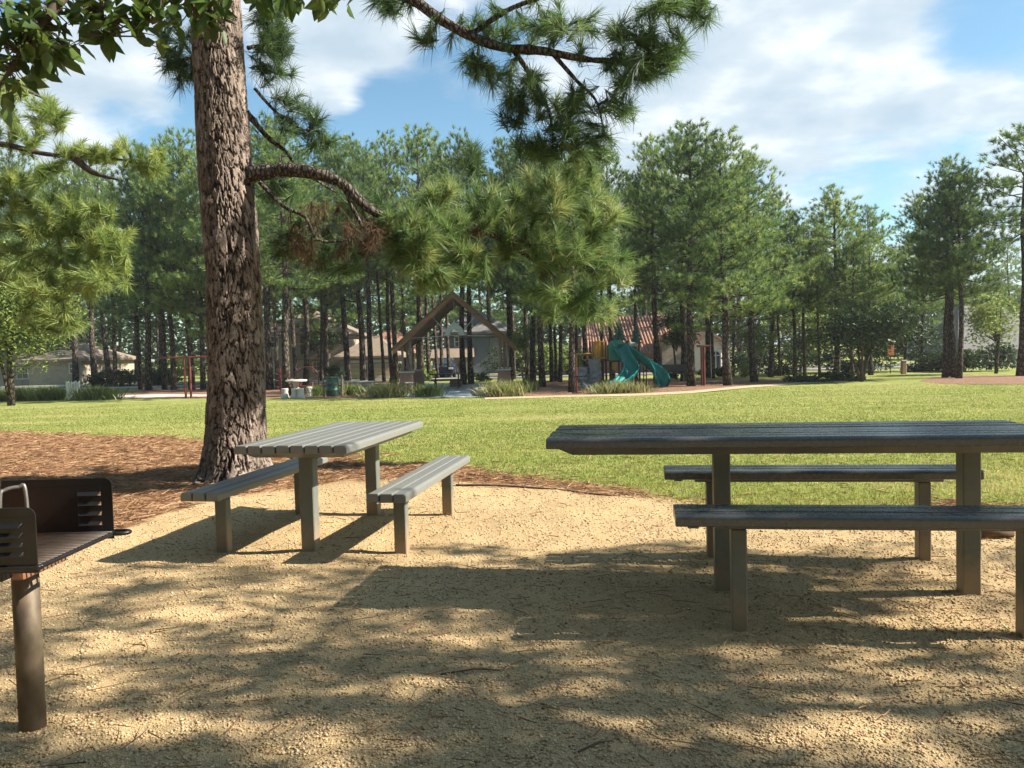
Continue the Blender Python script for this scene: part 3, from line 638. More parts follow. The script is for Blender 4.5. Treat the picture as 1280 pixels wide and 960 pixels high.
# (trunk px, foot py, crown top py, model, breadth, label)
pines=[
(95,484,212,1,1.0,'slim pine right of the slatted white bin'),
(119,483,218,4,1.0,'second pine right of the slatted white bin'),
(139,484,205,3,.9,'thin pine, left of the close pair left of the red swing frame'),
(144,485,236,6,.8,'thin pine, right of the close pair left of the red swing frame'),
(177,487,226,2,.9,'pine just left of the stoutest trunk near the red swing frame'),
(185.5,488,190,0,1.0,'stout dark pine nearest the left end of the red swing bar'),
(206,487,205,4,.8,'slender pine under the left end of the red swing bar'),
(217,487,185,1,.8,'slender pine just left of the red swing posts'),
(240,487,170,2,.9,'pale lit pine close behind the red swing posts'),
(254,487,195,5,.8,'dark pine half hidden by the left edge of the thick foreground trunk'),
(337,487,150,0,1.0,'wide dark pine directly right of the thick foreground trunk'),
(347,487,215,4,.7,'thin pine between the wide dark pine and the grey lit pine'),
(358.5,494.5,165,1,1.1,'grey lit pine standing beside the round concrete picnic table'),
(371,483,190,4,.7,'thin pine behind the round concrete picnic table'),
(382,482,200,3,.9,'dark pine rising through the maroon arch climber'),
(402,477,230,6,.6,'very thin pine right of the maroon arch climber'),
(408,475,180,0,.9,'dark pine behind the green litter barrel'),
(435,476,178,2,1.0,'dark pine before the left side of the stone garage'),
(454.5,476,178,1,1.0,'thick pine before the middle of the stone garage'),
(464.5,482,190,4,.9,'pine before the right garage door'),
(480,478,215,6,.6,'thin pine at the right corner of the stone garage'),
(491,478,205,3,.7,'left of the two thin pines at the left eave of the pavilion'),
(495,478,172,4,.8,'right of the two thin pines at the left eave of the pavilion'),
(526,476,165,0,1.05,'thickest pine seen through the open pavilion, next to its left posts'),
(537,474,195,3,.7,'slim pine second from the left posts inside the pavilion view'),
(547,473,215,6,.6,'slim pine third from the left posts inside the pavilion view'),
(552.5,472,185,4,.6,'slim pine fourth from the left posts inside the pavilion view'),
(562,472,200,3,.6,'thin pine seen under the ridge of the pavilion'),
(580,481,172,1,.9,'dark pine seen through the pavilion just right of the hanging grey bell'),
(589,480,190,4,.9,'dark pine seen through the pavilion second right of the hanging grey bell'),
(634.5,475,200,3,.7,'thin pine left of the pair at the right eave of the pavilion'),
(638.5,478,180,0,.8,'pine at the right eave of the pavilion'),
(643,474,220,6,.6,'thin pine just outside the right eave of the pavilion'),
(660,476,190,4,.7,'thin pine midway between the pavilion and the stout leaning pine'),
(666,478,176,2,.9,'dark pine midway between the pavilion and the stout leaning pine'),
(678.5,484,185,1,1.0,'stout dark pine with flared base between pavilion and playground'),
(690,477,195,4,.7,'first thin pine left of the bright lit pine by the climbing rock'),
(695,476,225,6,.6,'second thin pine left of the bright lit pine by the climbing rock'),
(700,478,205,3,.7,'thin pine close behind the bright lit pine by the climbing rock'),
(714.5,490.5,205,2,1.0,'bright lit pine standing in mulch beside the grey climbing rock'),
(722,479,210,4,.7,'dark pine behind the grey climbing rock'),
(734,478,200,3,.9,'dark pine behind the ochre play deck rails'),
(752,476,225,6,.6,'thin pine left of the taller plastic play fir'),
(766,478,190,1,.9,'pine right behind the taller plastic play fir'),
(795,476,250,4,.7,'thin pine right behind the shorter plastic play fir'),
(820,479,205,0,.8,'left of the pair of pines before the terracotta roof'),
(826,480,175,3,.9,'right of the pair of pines before the terracotta roof'),
(855,476,165,2,1.0,'shaded pine behind the big pine at the end of the slides'),
(864,482.5,162,0,1.15,'big pine beyond the foot of the slides, left of the red post frame'),
(885,472,190,4,.9,'pine behind the red post frame beside the arched window'),
(892,473,225,6,.6,'thin pine crossing the arched window of the cream house'),
(910,482,170,5,1.15,'bright pine with lit trunk right of the red post frame'),
(916,471,240,6,.6,'thin pine just behind the bright pine with the lit trunk'),
(943,477.5,195,5,1.1,'pine with bright yellow green crown right of the cream house'),
(963,471,240,3,.9,'dark pine first right of the yellow green crown'),
(975,470,290,4,.7,'thin pine second right of the yellow green crown'),
(994,471,270,1,.8,'pine left of the round crowned pine above the spreading dark tree'),
(1006,470,300,4,.8,'pine close left of the spreading dark tree'),
(1024.5,471,310,6,.7,'slim pine at the left edge of the spreading dark tree'),
(1045.5,471,238,2,1.1,'round crowned dark pine rising behind the spreading dark tree'),
(1066,472,300,3,.8,'shaded pine behind the stems of the spreading dark tree'),
(1088.5,469,262,0,.9,'shaded pine at the right side of the spreading dark tree'),
(1154,464,285,1,.9,'far slim pine right of the tan bollard'),
(1181,472,225,1,.9,'leftmost trunk of the pine clump on the right mulch island'),
(1187,471,240,4,.8,'second trunk of the pine clump on the right mulch island'),
(1193,472,200,0,.9,'third trunk of the pine clump on the right mulch island'),
(1198.5,473,212,3,.9,'rightmost trunk of the pine clump on the right mulch island'),
(1276.5,470,165,6,1.3,'open crowned pine at the right edge before the grey roof'),
(20,478,190,2,1.0,'dark pine behind the light leafy tree on the left'),
(60,478,215,5,1.0,'dark pine behind the clipped grass right of the light leafy tree'),
(300,482,160,5,1.1,'pine hidden mostly behind the thick foreground trunk'),
]
for i,(px,by,ty,kd,br,lab) in enumerate(pines):
    f=foot(px,by); top=at(px,ty,f[1])[2]; H=top-f[2]
    wide=br*(12.5/H)**.35 if H<12.5 else br
    plant(kd,f,H,lab,GP,rng.random()*6.28,wide)
FG='distant pines behind the houses'
k=0
for row,(yy,n_) in enumerate(((66,14),(80,18),(96,22))):
    for j in range(n_):
        x_=(-.74+1.5*(j+.5+rng.uniform(-.35,.35))/n_)*yy; 
        if .52<x_/yy<.8 and row==0: continue
        plant((k*3+row)%7,(x_,yy+rng.uniform(-4,4),FARZ),rng.uniform(12.5,17.5)*(.82 if x_/yy>.33 else 1),'tall dark pine far back in the grove behind the houses',FG,rng.random()*6.28,1.1); k+=1

nW=60000; xw=rng.uniform(-125,125,nW); yw=rng.uniform(100,128,nW); hw=4.5+8.*vnoise(xw*.09+40,yw*.05,12,3,1.); zw_=hw*rng.random(nW)**.75
cl=rng.normal(0,.5,(nW,3)); 
nb_=24000; hb_=9+6*vnoise(np.arange(nb_)*.001,np.zeros(nb_),5,3,9.); xb_=rng.uniform(-70,60,nb_); yb_=rng.uniform(-36,-22,nb_)  # unseen leaf bank behind the camera, added to block low sky light
nl_=14000; xl_=rng.uniform(-52,-40,nl_); yl_=rng.uniform(-25,18,nl_)  # unseen leaf bank off to the left, added for the same darkening
WOOD=np.concatenate([np.stack([xw,yw,FARZ+zw_],1)+cl,np.stack([xb_,yb_,hb_*rng.random(nb_)],1),np.stack([xl_,yl_,11*rng.random(nl_)],1)])
for k,(x_,y_) in enumerate(((-3,-6),(-9,-5),(3,-8),(8,-6),(-6,-13),(0,-13),(13,-9),(-14,-11),(6,-15),(-13,3),(-12,-2),(-17,9),(-17,4),(-22,14),(-20,-3))):  # unseen pines added behind and left of the camera to cut sky light
    plant(k%7,(x_,y_,0),13+k%3,'unseen pine added beside the gravel to cut sky light','unseen pines added to cut sky light',k*1.3,1.15)
# --- smaller broadleaf trees and bushes
def bushy(name,label,cat,loc,rx,ry,rz_,n,lsize,mt,seed,zc,stems=None,group=None,hollow=.55,stem_mat='twig'):
    """leaf cloud in lumpy lobes around a few stems"""
    loc=np.asarray(loc,float); o=thing(name,label,cat,loc,group); r=np.random.default_rng(seed)
    nl=max(5,int(n/160)); ctr=unit(r.normal(size=(nl,3)))*(.35+.45*r.random((nl,1)))
    w=r.integers(0,nl,n); u=ctr[w]+unit(r.normal(size=(n,3)))*(.33*r.random((n,1))**.35)
    P=u*[rx,ry,rz_]+[0,0,zc]; P[:,2]=np.maximum(P[:,2],.05)
    V,F,t=leaves(P,lsize,seed,.2); npmesh('crown' if stems else 'foliage',V,tri_clean(F),M[mt],o,tint=t)
    if stems:
        g2=G()
        for (a,lean,r0) in stems:
            e=np.array([math.cos(a)*lean,math.sin(a)*lean,zc+rz_*.3]); g2.tube([[0,0,-.1],[e[0]*.3,e[1]*.3,zc*.4],[e[0]*.7,e[1]*.7,zc*.8],e],[r0*1.2,r0,r0*.7,r0*.3],8)
        for q in range(8):
            c=ctr[q%nl]*[rx,ry,rz_]+[0,0,zc]; g2.tube([[0,0,zc*.55],c*.55+np.array([0,0,zc*.3]),c],[r0*.5,r0*.35,.012],5,False)
        g2.build('trunk',M[stem_mat],o,False,True)
    return o
f=foot(14,507); bushy('leafy_tree','light leafy young tree at the left edge of the lawn','tree',f,3.3,2.6,3.3,26000,.16,'leaf_light',31,4.7,[(0,.2,.14),(2,.9,.06),(4,1.,.06)],None,.5,'bark')
f=foot(1077,477); bushy('spreading_tree','low spreading dark tree with several stems on the right of the lawn','tree',f,2.9,2.2,1.35,6500,.15,'leaf_dark',33,2.45,[(.2,1.0,.07),(1.5,.8,.06),(2.9,1.1,.07),(4.4,.9,.06)])
f=foot(947,472); bushy('small_tree','small pale stemmed tree beside the cream house','tree',f,1.2,1.,1.0,1500,.14,'leaf_light',35,2.1,[(.2,.7,.04),(2.9,.7,.04)],None,.5,'bark_smooth')
f=foot(1245,467); bushy('small_tree','small light green tree before the grey roof on the right','tree',f,2.1,1.8,1.8,3000,.17,'leaf_light',36,3.1,[(.5,.5,.08)],None,.5,'bark')
f=foot(1000,466); bushy('small_tree','light green rounded tree deep behind the right hand pines','tree',(f[0],f[1],f[2]),2.8,2.,2.2,3000,.22,'leaf_light',37,2.8,[(.5,.5,.08)])
f=foot(58,481); bushy('small_tree','dark small tree screening the left house','tree',f,2.3,1.8,1.7,3200,.18,'leaf_dark',41,2.9,[(.5,.4,.07)])
f=foot(108,479); bushy('small_tree','mid green small tree before the right end of the left house','tree',f,1.9,1.6,1.5,2600,.18,'leaf',42,2.6,[(2.5,.4,.07)])
f=foot(846,474.5); bushy('small_tree','mid green small tree before the tan stone wall','tree',f,1.5,1.3,1.3,2000,.17,'leaf',43,2.9,[(2.5,.3,.06)])
f=foot(400,474); bushy('small_tree','dark small tree before the beige brick house front','tree',f,1.7,1.4,1.5,2400,.18,'leaf_dark',44,3.0,[(1.,.3,.06)])
f=foot(655,478); bushy('small_tree','thin pale stemmed shrub tree right of the pavilion','tree',f,1.1,1.,1.3,1300,.14,'leaf_light',38,2.5,[(.1,.5,.03),(2.6,.4,.03),(3.4,.7,.03)],None,.5,'bark_smooth')
f=foot(1130,464); bushy('small_tree','dark rounded tree behind the orange red sign','tree',f,3.2,2.4,2.2,3600,.22,'leaf_dark',39,2.6,[(.5,.5,.1)])
V,F,t=leaves(WOOD,.85,71,.2); tag(npmesh('far_woods_and_sky_block',V,tri_clean(F),M['leaf_dark'],None,tint=t),'dim far off wood behind the houses plus unseen leaf banks added to block sky','woods',kind='stuff')
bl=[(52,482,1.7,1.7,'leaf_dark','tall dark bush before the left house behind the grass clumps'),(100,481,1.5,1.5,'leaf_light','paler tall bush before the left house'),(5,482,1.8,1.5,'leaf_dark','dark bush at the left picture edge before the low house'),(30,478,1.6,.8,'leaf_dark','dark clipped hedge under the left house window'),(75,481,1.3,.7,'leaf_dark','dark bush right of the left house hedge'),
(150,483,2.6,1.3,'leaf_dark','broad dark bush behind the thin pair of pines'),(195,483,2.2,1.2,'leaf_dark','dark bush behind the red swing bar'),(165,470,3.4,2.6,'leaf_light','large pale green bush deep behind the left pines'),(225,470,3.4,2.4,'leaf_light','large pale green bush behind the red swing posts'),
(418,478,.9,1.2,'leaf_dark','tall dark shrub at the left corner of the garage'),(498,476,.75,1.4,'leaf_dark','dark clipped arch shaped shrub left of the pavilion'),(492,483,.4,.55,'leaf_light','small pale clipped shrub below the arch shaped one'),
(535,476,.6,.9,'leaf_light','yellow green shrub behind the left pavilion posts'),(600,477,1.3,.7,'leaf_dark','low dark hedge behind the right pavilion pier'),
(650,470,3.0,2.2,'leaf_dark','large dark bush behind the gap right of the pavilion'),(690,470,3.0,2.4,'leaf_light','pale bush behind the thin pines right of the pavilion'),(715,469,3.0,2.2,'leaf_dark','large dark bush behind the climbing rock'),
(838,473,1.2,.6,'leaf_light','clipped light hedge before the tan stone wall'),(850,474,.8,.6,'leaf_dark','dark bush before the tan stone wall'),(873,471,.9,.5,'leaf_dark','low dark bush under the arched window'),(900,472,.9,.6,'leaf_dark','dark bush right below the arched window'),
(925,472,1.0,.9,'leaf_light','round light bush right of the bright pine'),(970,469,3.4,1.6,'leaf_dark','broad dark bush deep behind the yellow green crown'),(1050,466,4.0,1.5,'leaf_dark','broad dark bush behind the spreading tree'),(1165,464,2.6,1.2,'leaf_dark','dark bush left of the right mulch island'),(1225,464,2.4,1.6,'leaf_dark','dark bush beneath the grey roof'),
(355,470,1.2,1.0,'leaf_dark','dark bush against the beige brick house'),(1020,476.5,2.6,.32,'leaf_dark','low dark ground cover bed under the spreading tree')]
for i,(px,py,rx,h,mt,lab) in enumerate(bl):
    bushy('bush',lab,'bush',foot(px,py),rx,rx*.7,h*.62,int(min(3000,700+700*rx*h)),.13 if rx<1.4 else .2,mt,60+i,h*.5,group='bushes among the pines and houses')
def strap_clump(px,py,w,h,n,label,seed,name='strap_leaf_clump',t0=.55):
    f=foot(px,py); r=np.random.default_rng(seed); o=thing(name,label,'plant',f,'strap leaved clumps along the lawn edge')
    P=np.stack([r.normal(0,w*.2,n),r.normal(0,min(w,1.)*.2,n),np.full(n,-.01)],1); a=r.random(n)*6.28; el=R(50)+r.random(n)*R(38)
    D=np.stack([np.cos(a)*np.cos(el),np.sin(a)*np.cos(el),np.sin(el)],-1); D[:,0]+=P[:,0]*.3/max(w*.4,.4)*.5; D=unit(D); ln=h*(.7+.6*r.random(n)); B=np.stack([np.cos(a),np.sin(a),-np.full(n,.9)],-1)*(ln*.28*r.random(n))[:,None]
    V,F,k=blades(P,D,ln,.03,B); npmesh('foliage',V,F,M['strap'],o,tint=np.repeat(np.clip(r.normal(t0,.2,n),0,1),k)); return o
strap_clump(395,495,1.1,.55,350,'dim strap leaved clump just left of the green barrel',1,t0=.3)
strap_clump(436,494,1.3,.62,450,'strap leaved clump between green barrel and stone block',2,t0=.45)
strap_clump(483,497,1.7,.7,800,'pale strap leaved clump before the arch shaped shrub',3,t0=.72)
strap_clump(533,496,1.4,.6,550,'grey green strap leaved clump at the left pavilion pier',4,t0=.4)
strap_clump(630,496,1.9,.7,800,'pale strap leaved clump before the right pavilion pier',5,t0=.7)
strap_clump(656,490,1.1,.6,450,'fresh green strap leaved clump right of the pavilion',6,t0=.45)
strap_clump(775,491.5,2.6,.55,900,'long pale strap leaved clump before the foot of the slides',7,t0=.75)
for i,(px,w,lab) in enumerate(((20,2.2,'long green grass clump at the foot of the light leafy tree'),(60,2.0,'long green grass clump left of the slatted white bin'),(122,2.4,'long green grass clump right of the slatted white bin'))):
    strap_clump(px,501-i*.6,w,.72,1300,lab,20+i,'grass_clump',.42)

# ------------------------------------------------------------------ picnic tables and benches
def slat(g,v0,v1,z0,z1,u0,u1,rl=.006,rr=.006,t=.5):
    """board along u with rounded long edges (rl on the v0 side, rr on the v1 side)"""
    def prof(d):
        p=[]
        def arc(cx,cz,r,a0,a1,n):
            for a in np.linspace(a0,a1,n): p.append((cx+r*math.cos(a),cz+r*math.sin(a)))
        a,b,c,e=v0+d,v1-d,z0+d,z1-d
        nl=8 if rl>.01 else 3; nr=8 if rr>.01 else 3
        arc(a+.005,c+.005,.005,R(180),R(270),3); arc(b-.005,c+.005,.005,R(270),R(360),3)
        arc(b-rr,e-rr,rr,0,R(90),nr); arc(a+rl,e-rl,rl,R(90),R(180),nl); return p
    rings=[(u0,.003),(u0+.003,0),(u1-.003,0),(u1,.003)]; V=[];n=None
    for u,d in rings:
        p=prof(d); n=len(p); V+=[(v,u,z) for v,z in p]
    F=[[i*n+j,i*n+(j+1)%n,(i+1)*n+(j+1)%n,(i+1)*n+j] for i in range(3) for j in range(n)]+[list(range(n))[::-1],[3*n+j for j in range(n)]]
    g.add(V,[f[::-1] for f in F],t)
def make_top(nm,root,n,width,z1,u0,u1,th,mt):
    g=G(); pitch=width/n; gap=.011
    for i in range(n):
        a=-width/2+i*pitch+gap/2; j=rng.normal(0,.0012)
        slat(g,a,a+pitch-gap,z1-th+j,z1+j,u0+rng.normal(0,.002),u1+rng.normal(0,.002),.022 if i==0 else .006,.022 if i==n-1 else .006,rng.random())
    o=g.build(nm,M[mt],root,False,True); return o
def shade_auto(o,ang=40):
    me=o.data
    me.polygons.foreach_set('use_smooth',[False]*len(me.polygons))
TW,BW,TH=.788,.274,.055
def picnic_table(loc,t,zt,u0,u1,label,mt='slat'):
    o=thing('picnic_table',label,'picnic table',(loc[0],loc[1],0),None,-t)
    shade_auto(make_top('tabletop',o,8,TW,zt,u0,u1,TH,mt))
    g=G(); a=TW/2-.05; z=zt-TH-.001
    for zz in((0),):
        P=[(-a,u0+.05,z),(a,u0+.05,z),(a,u1-.05,z),(-a,u1-.05,z)]; Q=[(-a+.03,u0+.13,z-.038),(a-.03,u0+.13,z-.038),(a-.03,u1-.13,z-.038),(-a+.03,u1-.13,z-.038)]
        g.add(P+Q,[[0,1,2,3],[7,6,5,4],[0,4,5,1],[1,5,6,2],[2,6,7,3],[3,7,4,0]])
    g.build('frame',M['steel'],o,False)
    for s in(-1,1):
        g=G(); g.box((0,s*.6264,z-.044),(.24,.15,.01),.002)
        for q_ in(-.09,.09): g.tube([(q_,s*.6264+.055,z-.06),(q_,s*.6264+.055,z-.048)],.009,6); g.tube([(q_,s*.6264-.055,z-.06),(q_,s*.6264-.055,z-.048)],.009,6)
        g.build('mounting_plate',M['steel'],o,False)
        g=G(); g.box((0,s*.6264,(z-.049-.12)/2),(.1,.088,z-.049+.12),.006); g.build('leg',M['post'],o,False)
    return o
def bench(loc,t,dv,zt,label,mt='slat'):
    du=np.array([math.sin(t),math.cos(t)]); dvv=np.array([math.cos(t),-math.sin(t)]); p=np.array(loc[:2])+dvv*dv
    o=thing('bench',label,'bench',(p[0],p[1],0),'benches set in the gravel beside the picnic tables',-t)
    shade_auto(make_top('seat',o,3,BW,zt,-.91,.91,.055,mt))
    g=G(); z=zt-.056
    g.box((0,0,z-.014),(.09,1.45,.028),.004)
    for s in(-1,1): g.box((0,s*.83,z-.006),(.22,.05,.012),.002); g.box((0,s*.62,z-.006),(.22,.06,.011),.002)
    g.build('frame',M['steel'],o,False)
    for s in(-1,1):
        g=G(); g.box((0,s*.6202,(z-.029-.12)/2),(.085,.07,z-.029+.12),.006); g.build('leg',M['post'],o,False)
    return o
A,ta=(-1.2916,5.9487),.1715
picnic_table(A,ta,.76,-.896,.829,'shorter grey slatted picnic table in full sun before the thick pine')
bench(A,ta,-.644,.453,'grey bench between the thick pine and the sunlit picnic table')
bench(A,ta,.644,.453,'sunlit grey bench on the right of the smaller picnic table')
B,tb=(1.7477,4.1882),1.7273
picnic_table(B,tb,.875,-1.539,.957,'longer grey picnic table toned dark for dappled shade with a long overhang','slat_shaded')
bench(B,tb,.6485,.568,'nearest bench, in dappled shade on the camera side of the long picnic table','slat_shaded')
bench(B,tb,-.6485,.568,'bench on the lawn side behind the long shaded picnic table','slat_shaded')

# log and stick on the ground
f=foot(1246,672); g=G(); q=[f+[-.13,0,.03],f+[0,.01,.035],f+[.10,-.01,.03]]; g.tube(q,[.03,.036,.031],9); tag(g.build('log',M['wood'],None,smooth=True),'short brown log on the gravel behind the long shaded table','log')
g=G(); q=smooth_path([foot(570,608)+[0,0,.012],foot(620,609)+[0,0,.018],foot(690,613)+[0,0,.012],foot(740,619)+[0,0,.014],foot(775,622)+[0,0,.01]]); g.tube(q,np.linspace(.013,.006,len(q)),6)
g.tube([q[12],q[12]+[.14,.12,.015],q[12]+[.25,.16,.01]],[.006,.005,.003],5); tag(g.build('stick',M['wood'],None,smooth=True),'long thin dark stick lying where gravel meets the lawn','stick')
for k,(a,b_) in enumerate((((1205,462+50),(1212,513)),)): pass
# fallen twigs
for i,(px,py,l,an,lab) in enumerate(((400,922,.16,1.9,'small bent twig on the gravel below the middle of the picture'),(745,935,.14,.5,'short pale twig on the gravel near the front'),(590,842,.26,.1,'thin dark twig lying in the dappled shade'))):
    f=foot(px,py); g=G(); d=np.array([math.cos(an),math.sin(an),0])*l; g.tube([f-d/2+[0,0,.006],f+[.01,.012,.014],f+d/2+[0,0,.006]],[.004,.0035,.002],5); tag(g.build('twig',M['wood'],None),lab,'twig',group='fallen twigs')

# ------------------------------------------------------------------ park grill
gl=np.array([-1.80,2.86,0.]); gr_=thing('park_grill','black charcoal park grill on a rusty pipe beside the gravel','park grill',gl)
g=G(); g.tube([gl+[0,0,-.1],gl+[0,0,.3],gl+[0,0,.6]],.045,28); g.build('post',M['pipe'],gr_,smooth=True)
XL,XR,YN,YF=-2.0,-1.567,2.56,3.055
def side_panel(y,zb,zt):
    """plate with rounded top corners and four louvre slots near its open end"""
    g=G(); th=.004; slots=[zb+.055+(zt-zb-.115)/3.2*k for k in range(4)]; sx0,sx1,sh=XR-.135,XR-.045,.014
    def strip(x0,x1,z0,z1): g.box(((x0+x1)/2,y,(z0+z1)/2),(x1-x0,th,z1-z0),.0008)
    strip(XL,sx0,zb,zt-.03); strip(sx1,XR,zb,zt-.03)
    e=zb
    for s in slots: strip(sx0,sx1,e,s); e=s+sh
    strip(sx0,sx1,e,zt-.03)
    r=.03; P=[(XL,y-th/2,zt-r),(XR,y-th/2,zt-r)]+[(XR-r+r*math.cos(a),y-th/2,zt-r+r*math.sin(a)) for a in np.linspace(0,R(90),7)][1:]+[(XL+r*.2,y-th/2,zt)]
    g.prism([p for p in P],(0,th,0))
    for s in slots: # pressed-out louvre hoods
        V=[(sx0,y-th/2,s+sh),(sx1,y-th/2,s+sh),(sx1-.006,y-.016,s+.002),(sx0+.006,y-.016,s+.002),(sx0,y-th/2+.001,s+sh+.002),(sx1,y-th/2+.001,s+sh+.002)]
        g.add(V,[[0,1,2,3],[3,2,5,4],[0,3,4],[1,5,2]])
    return g.build('side_panel',M['black_iron'],gr_)
side_panel(YF,.64,.879); side_panel(YN,.645,.861)
g=G(); g.box((XL-.003,(YN+YF)/2,.74),(.004,YF-YN-.006,.25),.001); g.build('back_panel',M['rust'],gr_)
g=G(); g.box((XL+.155,(YN+YF)/2,.63),(.31,YF-YN-.01,.03),.004); g.build('ash_tray',M['black_iron'],gr_)
g=G(); g.box((XL+.325,2.72,.622),(.045,.2,.035),.004); g.box((gl[0],gl[1],.6),(.2,.2,.03),.004); g.build('bracket',M['rust'],gr_)
g=G(); zg=.662
for k in range(20):
    yy=YN+.02+k*(YF-YN-.04)/19; g.tube([(XL+.01,yy,zg),(XR-.005,yy,zg)],.0045,6)
g.build('grate_bars',M['grill_bar'],gr_,smooth=True); g=G(); g.tube([(XL+.1,YN+.012,zg-.006),(XL+.1,YF-.012,zg-.006)],.005,6)
q=smooth_path([(XL+.01,YN-.005,zg),(XR-.03,YN-.008,zg),(XR-.002,YN+.01,zg),(XR,YN+.05,zg),(XR,YF-.05,zg),(XR+.0,YF-.01,zg)],5); g.tube(q,.008,10)
g.tube([(XL+.01,YF-.012,zg+.004),(XR,YF-.012,zg+.004)],.007,8)
q=smooth_path([(XR-.03,YF-.012,zg),(XR+.03,YF-.015,zg),(XR+.055,YF+.01,zg),(XR+.03,YF+.035,zg),(XR-.03,YF+.035,zg)],6); g.tube(q,.008,10)
g.build('grate_rim',M['black_iron'],gr_,smooth=True)
g=G()
for dx in(0,-.05):
    x0=XR-.04+dx; 
q=smooth_path([(-1.725,2.62,.68),(-1.72,2.62,.88),(-1.71,2.63,.908),(-1.675,2.65,.915),(-1.655,2.655,.90),(-1.65,2.655,.68)],6); g.tube(q,.0065,10); g.build('lift_handle',M['bright_rod'],gr_,smooth=True)

# ------------------------------------------------------------------ far flat surfaces
sheet('playground_mulch',[(608,497.5),(700,494.5),(800,492.5),(860,489.5),(930,483.3),(1000,478.6),(1000,474.5),(900,474.5),(800,475),(700,476),(620,478)],M['mulch'],.006)
sheet('grove_mulch',[(150,498),(330,498),(480,497.6),(505,497.2),(512,480),(480,477),(330,480),(200,485),(150,490)],M['mulch'],.006)
sheet('pavilion_paving',[(506,497.4),(606,496.6),(614,489),(600,479),(530,479),(512,488)],M['bluepaving'],.010)
sheet('granite_path',[(606,499.5),(700,496.8),(800,495),(865,491.8),(935,485),(1010,479.3),(1060,477.8),(1060,476.6),(1005,477.6),(930,482.6),(860,489.2),(800,492.3),(700,494.6),(606,497.3)],M['path'],.014)
sheet('path',[(-200,500.5),(150,497.5),(262,495.5),(262,493.5),(200,493),(150,494.5),(-200,497)],M['concrete'],.010)
sheet('mulch_island',[(1148,476.5),(1180,480),(1290,480.5),(1360,478),(1300,469),(1200,469.5),(1165,472)],M['mulch'],.006)
sheet('road',[(-140,54,0),(140,52,0),(140,60,0),(-140,62,0)],M['asphalt'],.012)
for nm,ya,yb in(('kerb',53.7,53.9),('kerb',62.1,62.3)):
    g=G(); g.box((0,(ya+yb)/2-.0,FARZ+.06),(280,.16,.14),.02,np.array([[1,.00714,0],[-.00714,1,0],[0,0,1]])); tag(g.build(nm,M['concrete']),None,None,kind='structure')

# ------------------------------------------------------------------ pavilion
Yp=38.3; zb=FARZ
pk=at(565.5,363,Yp); el=at(489.5,433,Yp); er=at(644.5,432,Yp); zE=(el[2]+er[2])/2
pv=thing('pavilion','open gabled timber pavilion on brick piers across the lawn','pavilion',(pk[0],Yp+2.5,zb))
PX=pk[0]; HW=(er[0]-el[0])/2; ZP=pk[2]; DY=5.2
def slope(s,t0,t1,y0,y1,w0,w1):
    """prism of roof between offsets t0..t1 below the ridge line"""
    a=np.array([PX,y0,ZP-t0]);b=np.array([PX+s*HW*w1,y0,ZP-(ZP-zE)*w1-t0]);c=np.array([PX+s*HW*w1,y0,ZP-(ZP-zE)*w1-t1]);d=np.array([PX,y0,ZP-t1])
    return [a,b,c,d],(0,y1-y0,0)
g=G()
for s in(-1,1): g.prism(*slope(s,0,.07,Yp-.05,Yp+DY,0,1.03))
g.build('roof',M['shingle_dark'],pv)
for s in(-1,1):
    g=G(); g.prism(*slope(s,.075,.36,Yp,Yp+.1,0,1.0)); g.build('barge_board',M['timber'],pv)
g=G()
for k in range(1,6):
    for s in(-1,1): g.prism(*slope(s,.075,.26,Yp+k*DY/5-.12,Yp+k*DY/5,0,.97))
g.box((PX,Yp+DY/2,ZP-.42),(.12,DY-.3,.22),.01); g.build('rafters',M['timber_grey'],pv)
for s in(-1,1):
    for yy in(Yp+.5,Yp+DY-.6):
        cx=PX+s*(HW-.62); g=G(); h=.92
        V=[(cx-.38,yy-.38,zb),(cx+.38,yy-.38,zb),(cx+.38,yy+.38,zb),(cx-.38,yy+.38,zb),(cx-.29,yy-.29,zb+h),(cx+.29,yy-.29,zb+h),(cx+.29,yy+.29,zb+h),(cx-.29,yy+.29,zb+h)]
        g.add(V,[[3,2,1,0],[4,5,6,7],[0,1,5,4],[1,2,6,5],[2,3,7,6],[3,0,4,7]]); pier=g.build('brick_pier',M['brick'],pv)
        g=G(); g.box((cx,yy,zb+h+.035),(.7,.7,.068),.01); c=g.build('cap',M['concrete'],pier)
        for dx in(-.19,.02,.2):
            g=G(); top=ZP-(ZP-zE)*abs(cx+dx-PX)/HW-.36; g.box((cx+dx,yy+(.12 if dx==.02 else -.06),(zb+h+.07+top)/2),(.11,.11,top-zb-h-.07),.008); g.build('post',M['timber_grey'],pv)
zt_=at(565,421,Yp)[2]
for yy in(Yp+.4,Yp+DY-.5):
    g=G(); g.tube([(PX-HW+.55,yy,zt_-.02),(PX,yy,zt_+.07),(PX+HW-.55,yy,zt_-.02)],.022,8)
    for s in(-1,1): g.tube([(PX+s*.25,yy,zt_+.05),(PX+s*1.05,yy,ZP-(ZP-zE)*1.05/HW-.3)],.02,8)
    g.build('tie_rod',M['galv'],pv)
hb2=at(568,412,Yp+.45); bell=thing('hanging_bell','pale grey green bell shaped metal piece hanging in the pavilion truss','hanging bell',hb2)
g=G(); r_=.46
